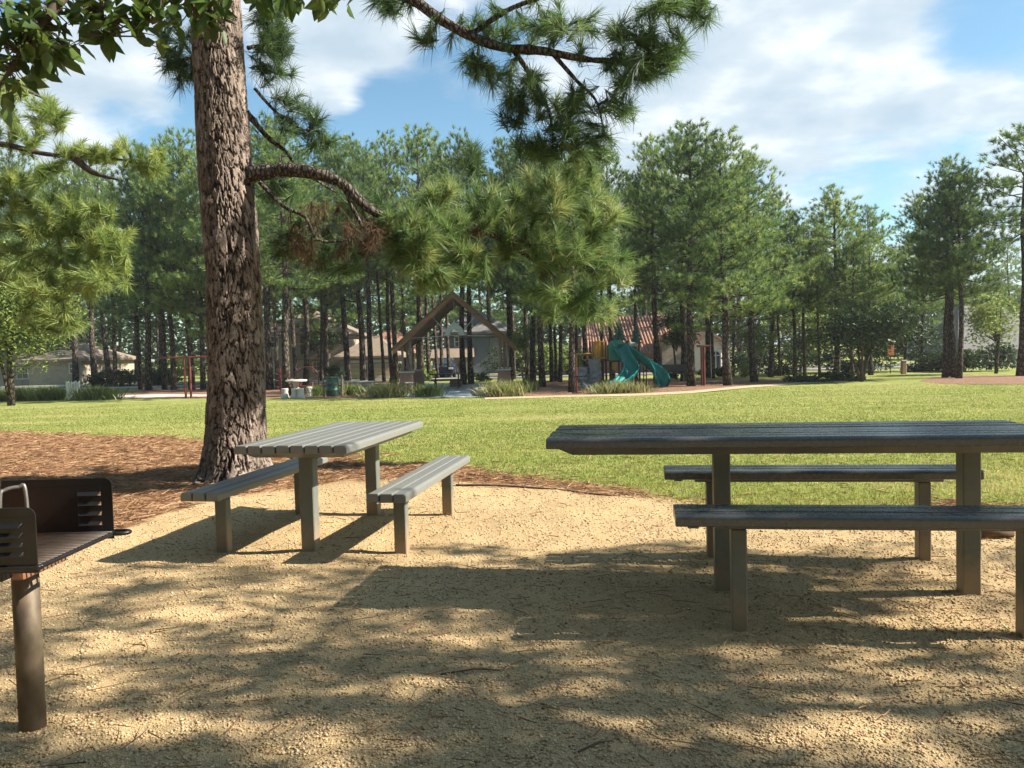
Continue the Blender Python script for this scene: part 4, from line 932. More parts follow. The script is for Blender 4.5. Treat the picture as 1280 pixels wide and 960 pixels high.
for k in range(14):
    a0=math.pi*k/14;a1=math.pi*(k+1)/14
    for (y_) in(0,):
        def pp(a,q,yy): return (hb2[0]+q*r_*math.cos(a)*(1 if q>.6 else .9),hb2[1]+yy,hb2[2]-.22+q*.5*math.sin(a))
        g.add([pp(a0,.5,-.15),pp(a1,.5,-.15),pp(a1,1,-.1),pp(a0,1,-.1),pp(a0,.5,.15),pp(a1,.5,.15),pp(a1,1,.1),pp(a0,1,.1)],[[0,1,2,3],[7,6,5,4],[3,2,6,7],[1,0,4,5]])
g.box((hb2[0]-.37,hb2[1],hb2[2]-.25),(.34,.32,.07),.01); g.box((hb2[0]+.37,hb2[1],hb2[2]-.25),(.34,.32,.07),.01)
g.build('shell',M['lead'],bell); g=G(); g.lathe([(.09,0),(.1,.06),(.04,.12),(.05,.2),(.02,.24)],(hb2[0],hb2[1],hb2[2]+.27),12); g.build('finial',M['lead'],bell)
g=G(); g.tube([(hb2[0],hb2[1],hb2[2]+.5),(hb2[0],hb2[1],ZP-.5)],.015,6); g.build('rod',M['galv'],bell)
# table inside, low wall and boulder
f=foot(556,486); o=thing('pavilion_table','dark blue green picnic table standing inside the pavilion','picnic table',(f[0]+.1,Yp+2.8,zb))
p=np.array([f[0]+.1,Yp+2.8,zb]); g=G()
for k in range(5): g.box(p+[0,-.3+k*.15,.75],(1.8,.13,.045),.006)
g.build('tabletop',M['darkplastic'],o)
for s in(-1,1):
    g=G(); g.box(p+[0,s*.68,.44],(1.8,.26,.045),.006); g.build('seat',M['darkplastic'],o)
    g=G(); g.beam(p+[s*.6,-.7,0],p+[s*.6,.2,.73],.06,.06); g.beam(p+[s*.6,.7,0],p+[s*.6,-.2,.73],.06,.06); g.beam(p+[s*.6,-.7,.4],p+[s*.6,.7,.4],.05,.05); g.build('leg',M['darkplastic'],o)
g=G(); f=foot(512,492); g.box(f+[-.0,0,.24],(.32,.3,.48),.02); o=thing('brick_block','low brick block with pale cap at the left pavilion pier','brick block',f); g.build('body',M['brick'],o); g=G(); g.box(f+[0,0,.505],(.38,.36,.05),.01); g.build('cap',M['concrete'],o)
f=foot(568,483); g=G(); g.box(f+[.1,0,.16],(.7,.3,.32),.05); tag(g.build('brick_step',M['brick']),'low brick step at the back of the pavilion floor','brick step')
def boulder(px,py,r,label,seed,mt='rock',sq=(1,.8,.6),gr=None):
    f=foot(px,py); r_=np.random.default_rng(seed); g=G(); n,m=14,8; V=[]
    for i in range(m+1):
        for j in range(n):
            a=2*math.pi*j/n;b=math.pi*(i/m-.5); k=1+.16*math.sin(2*a+seed)+.12*r_.normal()*(0<i<m)
            V.append((f[0]+r*sq[0]*math.cos(a)*math.cos(b)**.6*k,f[1]+r*sq[1]*math.sin(a)*math.cos(b)**.6*k,f[2]+r*sq[2]*(.9+math.sin(b))*.9))
    F=[[i*n+j,i*n+(j+1)%n,(i+1)*n+(j+1)%n,(i+1)*n+j] for i in range(m) for j in range(n)]; g.add(V,F)
    return tag(g.build('boulder',M[mt],smooth=False),label,'boulder',gr)
boulder(600,495,.36,'low dark boulder at the edge of the pavilion paving',3)
# stone blocks beside the barrel
for px,w,lab in((448,.62,'lighter squared stone block right of the green barrel'),(457.5,.72,'darker squared stone block nearer the pavilion')):
    f=foot(px,491); g=G(); g.box(f+[0,.2,.26],(w,.5,.52),.03); o=thing('stone_block',lab,'stone block',f,'squared stone blocks by the grove'); g.build('body',M['greystone'],o); g=G(); g.box(f+[0,.2,.545],(w+.05,.55,.05),.01); g.build('cap',M['concrete'],o)

# ------------------------------------------------------------------ barrel, round table, climber, swing, litter bin
f=foot(416,496); o=thing('litter_barrel','dark green ribbed litter barrel between two posts at the grove edge','litter barrel',f)
g=G(); g.lathe([(.27,.04),(.29,.06),(.29,.3),(.305,.32),(.29,.34),(.29,.58),(.305,.6),(.29,.62),(.29,.86),(.31,.89),(.29,.9),(.27,.82)],f,24); g.build('body',M['barrel'],o,smooth=True)
for s in(-1,1): g=G(); g.box(f+[s*.42,.05,.48],(.08,.08,.96),.01); g.build('post',M['timber_grey'],o)
g=G(); g.box(f+[0,.05,.5],(.8,.04,.06),.005); g.build('bracket',M['black_iron'],o)
f=foot(371,495); o=thing('round_table','pale round concrete picnic table by the grey lit pine','round table',f)
g=G(); g.lathe([(.48,.68),(.5,.70),(.5,.75),(.48,.77)],f,28); g.build('tabletop',M['concrete'],o); g=G(); g.lathe([(.26,0),(.22,.1),(.12,.4),(.16,.67)],f,18); g.build('pedestal',M['concrete'],o)
for px,py,lab in((356.5,498,'leftmost pale concrete stool at the round picnic table'),(368.5,498,'pale concrete stool at the camera side of the round picnic table'),(376,498,'larger looking pale stool right under the round tabletop'),(387,495.5,'rightmost pale concrete stool of the round picnic table')):
    f=foot(px,py); g=G(); g.lathe([(.2,0),(.17,.1),(.13,.28),(.15,.4),(.15,.43),(.12,.45)],f,16); tag(g.build('stool',M['concrete'],None,smooth=True),lab,'stool','concrete stools around the round table')
f=foot(382,489); o=thing('arch_climber','maroon arched climbing frame behind the round picnic table','climber',f)
Yc=f[1]
def P_(px,py,dy=0): q=at(px,py,Yc+dy); return q
for dy in(0,.75):
    g=G(); q=smooth_path([P_(369,488,dy),P_(368,474,dy),P_(374,463,dy),P_(384,458.5,dy),P_(393,462,dy),P_(398,471,dy),P_(397,489,dy)],8); g.tube(q,.035,8); g.build('rail',M['maroon'],o,smooth=True)
g=G()
for k in range(3,len(q)-3,4): a=q[k]; g.tube([a,a-[0,.75,0]],.025,6)
g.build('rungs',M['maroon'],o)
f=foot(351,490); o=thing('spiral_climber','maroon spiral climber left of the grey lit pine','climber',f); g=G(); g.tube([f,f+[0,0,1.35]],.045,8); g.build('post',M['maroon'],o)
g=G(); q=[f+np.array([.26*math.cos(a),.26*math.sin(a),.12+a*.055]) for a in np.linspace(0,20,90)]; g.tube(q,.025,6); g.build('spiral',M['maroon'],o,smooth=True)
f=foot(383,494); o=thing('spring_rider','small maroon spring rider between table and arch climber','spring rider',f); g=G(); q=[f+np.array([.1*math.cos(a),.1*math.sin(a),a*.014]) for a in np.linspace(0,25,80)]; g.tube(q,.02,6); g.build('spring',M['black_iron'],o)
g=G(); g.box(f+[0,0,.42],(.75,.22,.1),.03); g.box(f+[-.28,0,.6],(.1,.18,.34),.03); g.box(f+[.3,0,.52],(.1,.18,.2),.03); g.build('seat',M['maroon'],o)
def swing(px0,px1,pxa,pxb,pyt,pyb,label):
    f=foot((px0+px1)/2,pyb); Yd=f[1]; o=thing('swing_frame',label,'swing frame',f); zt=at((px0+px1)/2,pyt,Yd)[2]
    for px in(px0,px1): g=G(); x=at(px,pyb,Yd)[0]; g.tube([(x,Yd,f[2]-.1),(x,Yd,zt)],.055,10); g.build('post',M['redsteel'],o)
    g=G(); g.tube([(at(pxa,pyt,Yd)[0],Yd,zt),(at(pxb,pyt,Yd)[0],Yd,zt)],.05,10); g.build('crossbar',M['redsteel'],o); return o
swing(232.5,239,199,275,446.5,498,'red brown steel frame with a long top bar left of the thick pine')
swing(877.5,880.5,871,889,432.5,482,'red brown steel post frame with short top bar beyond the slides')
f=foot(92,500); o=thing('litter_bin','white slatted litter bin between the grass clumps on the left','litter bin',f)
g=G()
for a in np.linspace(0,2*math.pi,16,endpoint=False): g.beam(f+np.array([.27*math.cos(a),.27*math.sin(a),.05]),f+np.array([.29*math.cos(a),.29*math.sin(a),.9+.05*math.sin(a*5)]),.05,.012)
g.build('slats',M['white'],o); g=G(); 
for z in(.1,.8): g.lathe([(.255,z),(.262,z),(.262,z+.04),(.255,z+.04)],f,20)
g.build('liner',M['galv'],o)

# ------------------------------------------------------------------ play structure
Ys=38.6; fb=foot(790,487); ps=thing('play_structure','play structure with two curling teal slides, ochre rails and a grey climbing rock','play structure',(at(780,485,Ys)[0],Ys,FARZ))
def trough(path,w,h,name,th=.04):
    """half pipe slide chute along a path"""
    q=smooth_path(path,8); n=len(q); T=unit(np.gradient(q,axis=0)); side=unit(np.cross(T,np.tile([0,0,1.],(n,1)))); upv=np.cross(side,T)
    A=np.linspace(R(180),R(360),13); prof=[(w*math.cos(a),h*(1+math.sin(a))) for a in A]
    inner=[(x*(1-th/w),z+th*.6) for x,z in prof]; lip=[(-w-.03,h),(-w-.03,h+.04)]; lip2=[(w+.03,h+.04),(w+.03,h)]
    loop=prof[:1]+[]; ring=[( -w-.04,h-.02),(-w-.04,h+.04),(-w+.02,h+.045)]+inner[1:-1]+[(w-.02,h+.045),(w+.04,h+.04),(w+.04,h-.02)]+prof[1:-1][::-1]
    m=len(ring); V=[]
    for i in range(n):
        for x,z in ring: V.append(q[i]+side[i]*x+upv[i]*z)
    F=[[i*m+j,i*m+(j+1)%m,(i+1)*m+(j+1)%m,(i+1)*m+j] for i in range(n-1) for j in range(m)]
    g=G(); g.add(V,F); return g.build(name,M['teal'],ps,smooth=True)
def S(px,py,dy): return at(px,py,Ys+dy)
trough([S(771,436,-.5),S(776,446,-.9),S(783,458,-1.3),S(788,467,-1.7),S(787,475,-2.1),S(780,482,-2.6),S(770,488,-3.1),S(765,489,-3.4)],.34,.36,'slide')
trough([S(783,441,.2),S(791,446,.1),S(800,453,0),S(810,461,-.1),S(818,468,-.3),S(824,475,-.6),S(828,483,-1.1),S(829,485.5,-1.6)],.32,.36,'slide')
# hood over the top of the slides
c=S(771.5,436,0); g=G(); n=16
P=[(c[0]-.44,c[1]-.25,c[2]-.55)]+[(c[0]-.44*math.cos(math.pi*k/n),c[1]-.25,c[2]+.02+.42*math.sin(math.pi*k/n)) for k in range(n+1)]+[(c[0]+.44,c[1]-.25,c[2]-.55)]
g.prism(P,(0,.9,0)); g.build('hood',M['teal'],ps)
g=G(); g.box((c[0]+.12,c[1]-.27,c[2]-.02),(.36,.04,.5),.05); g.build('opening_shade_panel',M['teal_dark'],ps)  # solid dark panel standing for the shaded mouth of the closed hood
zd=S(760,450,0)[2]
g=G(); g.box((S(757,450,0)[0],Ys+.6,zd),(1.9,1.4,.1),.01); g.box((S(781,455,0)[0],Ys+.6,zd-.05),(1.3,1.4,.1),.01); g.build('deck',M['maroon'],ps)
for px in(741,748.5,757.5,767,778,789,799): 
    for yy in(0.,1.25):
        x=at(px,450,Ys)[0]; 
        if px in(748.5,767,789) and yy==0: continue
        g=G(); g.tube([(x,Ys+yy,FARZ-.1),(x,Ys+yy,zd+.95)],.055,10); g.build('upright',M['maroon'],ps)
g=G(); x0,x1=at(741,450,Ys)[0],at(758,450,Ys)[0]
for z in(zd+.1,zd+.9): g.tube([(x0,Ys-.06,z),(x1,Ys-.06,z)],.03,8)
for k in range(9): x=x0+(x1-x0)*k/8; g.tube([(x,Ys-.06,zd+.1),(x,Ys-.06,zd+.9)],.018 if k not in(2,3,4) else .05,6)
g.build('railing',M['yellow'],ps)
g=G(); g.box((S(767.5,459,0)[0],Ys-.02,S(767,457,0)[2]),(.2,.06,.42),.02); g.build('play_panel',M['yellow'],ps)
g=G(); a,b_=S(721,442.5,-.1),S(741,442,-.1)
for dy in(0,.6): g.tube([a+[0,dy,0],b_+[0,dy,0]],.03,8)
for k in range(6): p=a+(b_-a)*k/5; g.tube([p,p+[0,.6,0]],.02,6)
for px in(731,737):
    p=S(px,447,.2); q=[p+np.array([.13*math.cos(t_),0,.13*math.sin(t_)]) for t_ in np.linspace(0,2*math.pi,17)]; g.tube(q,.018,6); g.tube([p+[0,0,.13],p+[0,0,.2]],.012,5)
g.tube([a+[0,.3,0],[a[0],a[1]+.3,FARZ]],.05,8)
g.build('ring_ladder',M['yellow'],ps)
def rock_block(px0,px1,py0,py1,dy,name,seed):
    r=np.random.default_rng(seed); a=S(px0,py1,dy);b_=S(px1,py0,dy); n=7; V=[];cx,cz=(a[0]+b_[0])/2,(a[2]+b_[2])/2; w,h=(b_[0]-a[0])/2,(b_[2]-a[2])/2
    g=G(); m=14
    for i,zf in enumerate(np.linspace(-1,1,8)):
        k=(1-.08*(zf+1)) if abs(zf)<1 else .86
        for j in range(m):
            t_=2*math.pi*j/m; sx=np.sign(math.cos(t_))*abs(math.cos(t_))**.5; sy=np.sign(math.sin(t_))*abs(math.sin(t_))**.5
            V.append((cx+w*k*sx*(1+.06*r.normal()),Ys+dy+.45*k*sy*(1+.08*r.normal()),cz+h*zf))
    F=[[i*m+j,i*m+(j+1)%m,(i+1)*m+(j+1)%m,(i+1)*m+j] for i in range(7) for j in range(m)]+[list(range(m))[::-1],[7*m+j for j in range(m)]]
    g.add(V,F); return g.build(name,M['rock'],ps)
rock_block(735,751.5,449,476,-.3,'climbing_rock',1); rock_block(724,751,474,488,-.7,'climbing_rock',2); rock_block(721,736,459,476,-.2,'climbing_rock',3)
def play_fir(px,py0,py1,dy,seed,w):
    """flat-leaved plastic fir on top of the roof post"""
    a,b_=S(px,py1,dy),S(px,py0,dy); H=b_[2]-a[2]; g=G(); 
    for ang in(0,R(90)):
        pts=[(0,0)]; tiers=5
        R_=[]; 
        for k in range(tiers):
            z0=H*k/tiers; wk=w*(1-k/tiers*.82); R_+=[(wk,z0+.02),(wk*.55,z0+H/tiers*.8)]
        R_.append((0,H)); poly=[(-.06,-.02)]; 
        prof=[(x,z) for x,z in R_]+[(-x,z) for x,z in R_[::-1][1:]]
        d=np.array([math.cos(ang),math.sin(ang),0]); nrm=np.array([-math.sin(ang),math.cos(ang),0])*.05
        g.prism([a+d*x+np.array([0,0,z])-nrm/2 for x,z in prof],nrm)
    g.tube([a-[0,0,.9],a+[0,0,.1]],.06,8)
    return g.build('play_fir',M['teal_dark'],ps)
play_fir(774,401,426,.5,1,.38); play_fir(795,406.5,430,.8,2,.34)
g=G(); a=S(789.5,431,.5); g.box(a,(.42,.5,.26),.08); g.build('roof_panel',M['lead'],ps)
g=G(); x=at(806,470,Ys)[0]; 
for px in(804.5,808): x=at(px,470,Ys)[0]; g.tube([(x,Ys,FARZ),(x,Ys,zd-.1)],.025,6)
for k in range(6): g.tube([(at(804.5,470,Ys)[0],Ys,FARZ+.2+k*.27),(at(808,470,Ys)[0],Ys,FARZ+.2+k*.27)],.018,6)
g.build('ladder',M['black_iron'],ps)
# mulch-side panel on a post near the lit pine
f=foot(721,492); o=thing('game_post','dark maroon post with small shelf right of the bright lit pine','post',f); g=G(); g.tube([f+[0,0,-.1],f+[0,0,1.15]],.045,8); g.build('post',M['maroon'],o); g=G(); g.box(f+[.08,0,.72],(.34,.3,.05),.01); g.box(f+[0,0,.02],(.4,.3,.05),.01); g.build('shelf',M['black_iron'],o)
# bench by the tile roofed house
f=foot(841,477.5); o=thing('park_bench','dark metal park bench on the far grass beyond the slides','park bench',f); g=G(); g.box(f+[0,0,.45],(1.7,.4,.05),.01); g.build('seat',M['darkplastic'],o); g=G(); g.box(f+[0,.22,.72],(1.7,.05,.4),.01); g.build('backrest',M['darkplastic'],o)
for s in(-1,1): g=G(); g.box(f+[s*.6,0,.22],(.06,.36,.44),.01); g.build('leg',M['darkplastic'],o)
# sign and bollard on the right
f=foot(1113,467); o=thing('sign_post','small orange red panel under a pale top on a slim post','sign',f); g=G(); g.tube([f+[0,0,-.1],f+[0,0,1.55]],.03,8); g.build('post',M['darkplastic'],o)
g=G(); g.box(f+[0,-.05,1.35],(.36,.06,.6),.02); g.build('panel',M['orange'],o); g=G(); g.lathe([(.1,1.68),(.3,1.74),(.32,1.86),(.2,1.95),(.05,1.98)],f,14); g.build('top_ring',M['concrete'],o)
f=foot(1129.5,467.5); o=thing('bollard','short tan bollard right of the orange red sign','bollard',f); g=G(); g.box(f+[0,0,.36],(.26,.22,.72),.03); g.build('body',M['orange'] if 0 else M['brick'],o); g=G(); g.box(f+[0,0,.75],(.3,.26,.06),.015); g.build('cap',M['concrete'],o)
# lamp / info post on the left
f=foot(98.5,482); o=thing('lamp_post','thin pale post left of the second slim pine','post',f); g=G(); g.tube([f,f+[0,0,1.5]],.04,8); g.build('pole',M['galv'],o); g=G(); g.box(f+[0,0,1.58],(.16,.16,.2),.02); g.build('head',M['galv'],o)

# ------------------------------------------------------------------ houses
def X_(px,Y): return at(px,460,Y)[0]
def Z_(px,py,Y): return at(px,py,Y)[2]
def wall(h,x0,x1,y0,y1,z1,mt,z0=None,name='wall'):
    g=G(); z0=FARZ-.2 if z0 is None else z0; g.box(((x0+x1)/2,(y0+y1)/2,(z0+z1)/2),(x1-x0,y1-y0,z1-z0),.01); return g.build(name,M[mt],h)
def hip(h,x0,x1,y0,y1,z0,z1,mt,ins=None,ov=.45):
    x0-=ov;x1+=ov;y0-=ov;y1+=ov; i=ins if ins is not None else min((y1-y0)/2,(x1-x0)/2-.05); ym=(y0+y1)/2
    g=G(); V=[(x0,y0,z0),(x1,y0,z0),(x1,y1,z0),(x0,y1,z0),(x0+i,ym,z1),(x1-i,ym,z1),(x0,y0,z0-.18),(x1,y0,z0-.18),(x1,y1,z0-.18),(x0,y1,z0-.18)]
    g.add(V,[[0,1,5,4],[1,2,5],[2,3,4,5],[3,0,4],[6,7,1,0],[7,8,2,1],[8,9,3,2],[9,6,0,3],[9,8,7,6]]); return g.build('roof',M[mt],h)
def gable_y(h,x0,x1,y0,y1,z0,z1,mt,ov=.4,wm=None):
    """gable facing the camera"""
    xm=(x0+x1)/2; g=G(); t=.2; k=(z1-z0)/((x1-x0)/2)
    for s in(-1,1):
        xe=xm+s*((x1-x0)/2+ov); ze=z0-ov*k; g.prism([(xm,y0-ov,z1),(xe,y0-ov,ze),(xe,y0-ov,ze+t),(xm,y0-ov,z1+t)],(0,y1-y0+ov,0))
    r=g.build('roof',M[mt],h)
    if wm: g=G(); g.prism([(x0,y0,z0),(x1,y0,z0),(xm,y0,z1-.01)],(0,.25,0)); g.build('gable',M[wm],h)
    return r
def window(h,px0,px1,py0,py1,Yf,arch=False,frame='trim'):
    x0,x1=X_(px0,Yf),X_(px1,Yf); z1,z0=Z_((px0+px1)/2,py0,Yf),Z_((px0+px1)/2,py1,Yf); y=Yf-.02
    g=G(); t=.09
    if not arch:
        for a in((x0-t,x0,z0-t,z1+t),(x1,x1+t,z0-t,z1+t),(x0,x1,z1,z1+t),(x0,x1,z0-t,z0),((x0+x1)/2-.025,(x0+x1)/2+.025,z0,z1),(x0,x1,(z0+z1)/2-.025,(z0+z1)/2+.025)):
            g.box(((a[0]+a[1])/2,y-.03,(a[2]+a[3])/2),(a[1]-a[0],.1,a[3]-a[2]),.005)
        f=g.build('window',M[frame],h); g=G(); g.box(((x0+x1)/2,y,(z0+z1)/2),(x1-x0,.03,z1-z0),.003); g.build('pane',M['glass'],f)
    else:
        r=(x1-x0)/2; xm=(x0+x1)/2; zs_=z1-r; pts=[(x0,z0),(x0,zs_)]+[(xm-r*math.cos(a),zs_+r*math.sin(a)) for a in np.linspace(0,math.pi,13)][1:-1]+[(x1,zs_),(x1,z0)]
        g.tube([(x,y-.02,z) for x,z in pts],.07,6); g.box((xm,y-.02,(z0+z1)/2),(.05,.06,z1-z0),.003); g.box((xm,y-.02,zs_),(x1-x0,.06,.06),.003); f=g.build('window',M[frame],h)
        g=G(); g.prism([(x,y,z) for x,z in pts],(0,.03,0)); g.build('pane',M['glass'],f)
    return f
# left house
Y1=66; h=thing('house','low beige house with brown roof behind the trees far left','house',(X_(60,Y1),Y1,FARZ))
wall(h,X_(-60,Y1),X_(52,Y1),Y1,Y1+8,Z_(0,455,Y1),'beigebrick'); hip(h,X_(-60,Y1),X_(52,Y1),Y1,Y1+8,Z_(0,455,Y1),Z_(0,432,Y1),'shingle')
wall(h,X_(54,Y1),X_(118,Y1),Y1-2,Y1+7,Z_(80,449,Y1),'beigebrick'); hip(h,X_(54,Y1),X_(118,Y1),Y1-2,Y1+7,Z_(80,449,Y1),Z_(90,428,Y1),'shingle')
window(h,22,35,460,473,Y1); window(h,88,96,455,466,Y1-2)
# beige house with stone garage
Y2=66; h=thing('house','beige brick house with stone garage behind the grove left of the pavilion','house',(X_(410,Y2),Y2,FARZ))
zA=Z_(400,416,Y2); wall(h,X_(322,Y2),X_(432,Y2),Y2,Y2+9,zA,'beigebrick'); hip(h,X_(322,Y2),X_(432,Y2),Y2,Y2+9,zA,Z_(390,383,Y2),'shingle')
window(h,391,399,421,433,Y2); window(h,392,400,453,463,Y2); window(h,340,349,421,434,Y2); window(h,330,342,453,466,Y2)
g=G(); g.box((X_(395,Y2),Y2-.5,Z_(395,446,Y2)),(2.6,1.,.5),.05); g.build('bay_roof',M['shingle'],h)
g=G(); g.box((X_(381,Y2),Y2-.1,Z_(381,425,Y2)),(.5,.2,2.4),.02); g.build('shutter',M['door'],h)
Yg=62; zG=Z_(460,445,Yg); wall(h,X_(425,Yg),X_(496,Yg),Yg,Yg+7,zG,'greystone'); hip(h,X_(425,Yg),X_(496,Yg),Yg,Yg+7,zG,Z_(460,417,Yg),'shingle')
for a,b_ in((438,462),(467,487)):
    x0,x1=X_(a,Yg),X_(b_,Yg); z0,z1=FARZ,Z_((a+b_)/2,454,Yg); g=G()
    for k in range(4): g.box(((x0+x1)/2,Yg-.03,z0+(k+.5)*(z1-z0)/4),(x1-x0,.08,(z1-z0)/4-.03),.012)
    g.build('garage_door',M['garage'],h)
g=G(); g.box((X_(461,Yg),Yg-.06,Z_(461,451.5,Yg)),(X_(490,Yg)-X_(435,Yg),.12,.22),.01); g.build('lintel',M['trim'],h)
Yk=72; wall(h,X_(455,Yk),X_(512,Yk),Yk,Yk+8,Z_(480,440,Yk),'beigebrick'); hip(h,X_(455,Yk),X_(512,Yk),Yk,Yk+8,Z_(480,440,Yk),Z_(490,405,Yk),'tile')
# blue grey house seen through the pavilion
Y3=66; h=thing('house','blue grey two storey house with arched stone entry seen through the pavilion','house',(X_(590,Y3),Y3,FARZ))
wall(h,X_(556,Y3),X_(612,Y3),Y3,Y3+8,Z_(580,415,Y3),'bluegrey'); hip(h,X_(552,Y3),X_(640,Y3),Y3,Y3+8,Z_(580,415,Y3),Z_(590,385,Y3),'shingle_grey')
wall(h,X_(612.2,Y3),X_(640,Y3),Y3+.3,Y3+8,Z_(620,415,Y3),'greystone')
wall(h,X_(541,Y3-1.5),X_(590,Y3-1.5),Y3-1.5,Y3-.01,Z_(565,447,Y3-1.5),'greystone'); 
g=G(); xa,xb=X_(538,Y3-2),X_(592,Y3-2); z_=Z_(565,447,Y3-1.5); g.prism([(xa,Y3-2,z_),(xa,Y3,z_+.9),(xa,Y3,z_)],(xb-xa,0,0)); g.build('porch_roof',M['shingle'],h)
window(h,570,579,421,433,Y3); window(h,553,562,455,463,Y3-1.5); 
x0,x1=X_(573,Y3-1.5),X_(582,Y3-1.5); r=(x1-x0)/2; z0,z1=FARZ,Z_(577,452,Y3-1.5); pts=[(x0,z0),(x0,z1-r)]+[((x0+x1)/2-r*math.cos(a),z1-r+r*math.sin(a)) for a in np.linspace(0,math.pi,11)][1:-1]+[(x1,z1-r),(x1,z0)]
g=G(); g.prism([(x,Y3-1.56,z) for x,z in pts],(0,.05,0)); g.build('door',M['door'],h)
# house with terracotta tiles
Y4=60; h=thing('house','tan stone house with terracotta tile roof and cream gabled wing','house',(X_(820,Y4),Y4,FARZ))
zt4=Z_(800,438,Y4); wall(h,X_(728,Y4),X_(858,Y4),Y4,Y4+10,zt4,'tanstone')
# ribbed tile roof: real barrels running down the slope
g=G(); x0,x1=X_(724,Y4),X_(862,Y4); ya,yb=Y4-.5,Y4+5; za,zb_=zt4-.15,Z_(800,396,Y4+5)
g.add([(x0,ya,za),(x1,ya,za),(x1-1.5,yb,zb_),(x0+1.5,yb,zb_),(x0,ya,za-.2),(x1,ya,za-.2),(x1,yb+5,za),(x0,yb+5,za)],[[0,1,2,3],[4,5,1,0],[1,6,2],[3,2,6,7],[0,3,7]])
k=0; xx=x0+.15
while xx<x1-.1:
    t0=0; g.tube([(xx,ya-.04,za+.03),(min(max(xx,x0+1.5),x1-1.5)*.5+xx*.5,yb-.1,zb_+.05)],.09,8,True); xx+=.26
g.build('roof',M['tile'],h)
wall(h,X_(828,Y4-1),X_(855,Y4-1),Y4-1,Y4-.01,Z_(840,420,Y4-1),'tanstone'); g=G(); g.box((X_(841,Y4-1),Y4-.4,Z_(841,420,Y4-1)+.06),(X_(857,Y4-1)-X_(826,Y4-1),1.6,.12),.01); g.build('eave_band',M['tile'],h)
window(h,784,792,450,466,Y4); window(h,812,820,450,466,Y4)
Yw=59; xa,xb=X_(868,Yw),X_(906,Yw); zw=Z_(887,430,Yw); wall(h,xa,xb,Yw,Yw+8,zw,'stucco'); gable_y(h,xa,xb,Yw-.01,Yw+8,zw,Z_(890,417,Yw),'tile',.35,'stucco')
window(h,888.5,901,438,463,Yw,True)
# grey roofed house far right
Y5=70; h=thing('house','house with a steep grey roof showing between the right hand pines','house',(X_(1240,Y5),Y5,FARZ))
wall(h,X_(1200,Y5),X_(1330,Y5),Y5,Y5+10,Z_(1240,437,Y5),'greystone'); hip(h,X_(1200,Y5),X_(1330,Y5),Y5,Y5+10,Z_(1240,437,Y5),Z_(1250,378,Y5),'shingle_grey',3.2)
window(h,1230,1240,443,455,Y5)
# parked car
f=np.array([X_(557,61.5),61.2,FARZ+.012]); car=thing('parked_car','dark navy car parked on the road behind the pavilion','car',f)
prof=[(-.82,.32),(-.86,.6),(-.84,.88),(-.72,.98),(-.6,1.38),(-.5,1.45),(.5,1.45),(.6,1.38),(.72,.98),(.84,.88),(.86,.6),(.82,.32)]
g=G(); V=[];ring=len(prof)
for y_,k,top in((-2.2,.9,.82),(-2.05,1,.86),(-1.0,1,.98),(-.5,1,1.45),(1.0,1,1.45),(1.7,1,1.05),(2.1,1,.95),(2.2,.9,.9)):
    for x_,z_ in prof: V.append(f+np.array([x_*k,y_,min(z_,top)]))
F=[[i*ring+j,i*ring+(j+1)%ring,(i+1)*ring+(j+1)%ring,(i+1)*ring+j] for i in range(7) for j in range(ring)]+[list(range(ring))[::-1],[7*ring+j for j in range(ring)]]
g.add(V,F); g.build('body',M['navy'],car)
g=G(); g.add([f+np.array(p) for p in((-.66,-1.02,1.02),(.66,-1.02,1.02),(.54,-.58,1.4),(-.54,-.58,1.4))],[[0,1,2,3]]); g.build('windscreen',M['glass'],car)
for s in(-1,1):
    g=G(); g.box(f+[s*.6,-2.19,.68],(.34,.06,.14),.03); g.build('headlight',M['lamp_glass'],car)
    for yy in(-1.35,1.35): g=G(); c=f+[s*.78,yy,.33]; g.tube([c-[.11,0,0],c+[.11,0,0]],.33,18); g.build('wheel',M['tyre'],car)

m,nt,b=mat('haze'); nt.nodes.remove(b); pv_=N(nt,'ShaderNodeVolumePrincipled'); pv_.inputs['Density'].default_value=HAZE; pv_.inputs['Color'].default_value=(.93,.97,1,1); pv_.inputs['Anisotropy'].default_value=.2
L(nt,pv_.outputs[0],nt.nodes['Material Output'].inputs['Volume'])
hzb=G(); hzb.box((0,60,11),(560,200,26),.5); tag(hzb.build('haze',m),None,None,kind='stuff')
# ------------------------------------------------------------------ sky, sun, camera
sc=bpy.context.scene
w=bpy.data.worlds.new('World'); sc.world=w; w.use_nodes=True; nt=w.node_tree; bg=nt.nodes['Background']
sky=N(nt,'ShaderNodeTexSky',sky_type='NISHITA'); sky.sun_disc=False; sky.sun_elevation=SUN_EL; sky.sun_rotation=math.atan2(SV[0],SV[1]); sky.air_density=1.0; sky.dust_density=.6; sky.ozone_density=1.6
tc=N(nt,'ShaderNodeTexCoord'); sp=N(nt,'ShaderNodeSeparateXYZ'); L(nt,tc.outputs['Generated'],sp.inputs[0])
def mth(op,a,b=None,c=None):
    n=N(nt,'ShaderNodeMath',operation=op)
    for i,q in enumerate((a,b,c)):
        if q is None: continue
        if hasattr(q,'links') or not isinstance(q,(int,float)): L(nt,q,n.inputs[i])
        else: n.inputs[i].default_value=q
    return n.outputs[0]
zc=mth('MAXIMUM',mth('ADD',sp.outputs['Z'],.22),.05); cx=mth('DIVIDE',sp.outputs['X'],zc); cy=mth('DIVIDE',sp.outputs['Y'],zc)
cb=N(nt,'ShaderNodeCombineXYZ'); L(nt,cx,cb.inputs[0]); L(nt,cy,cb.inputs[1])
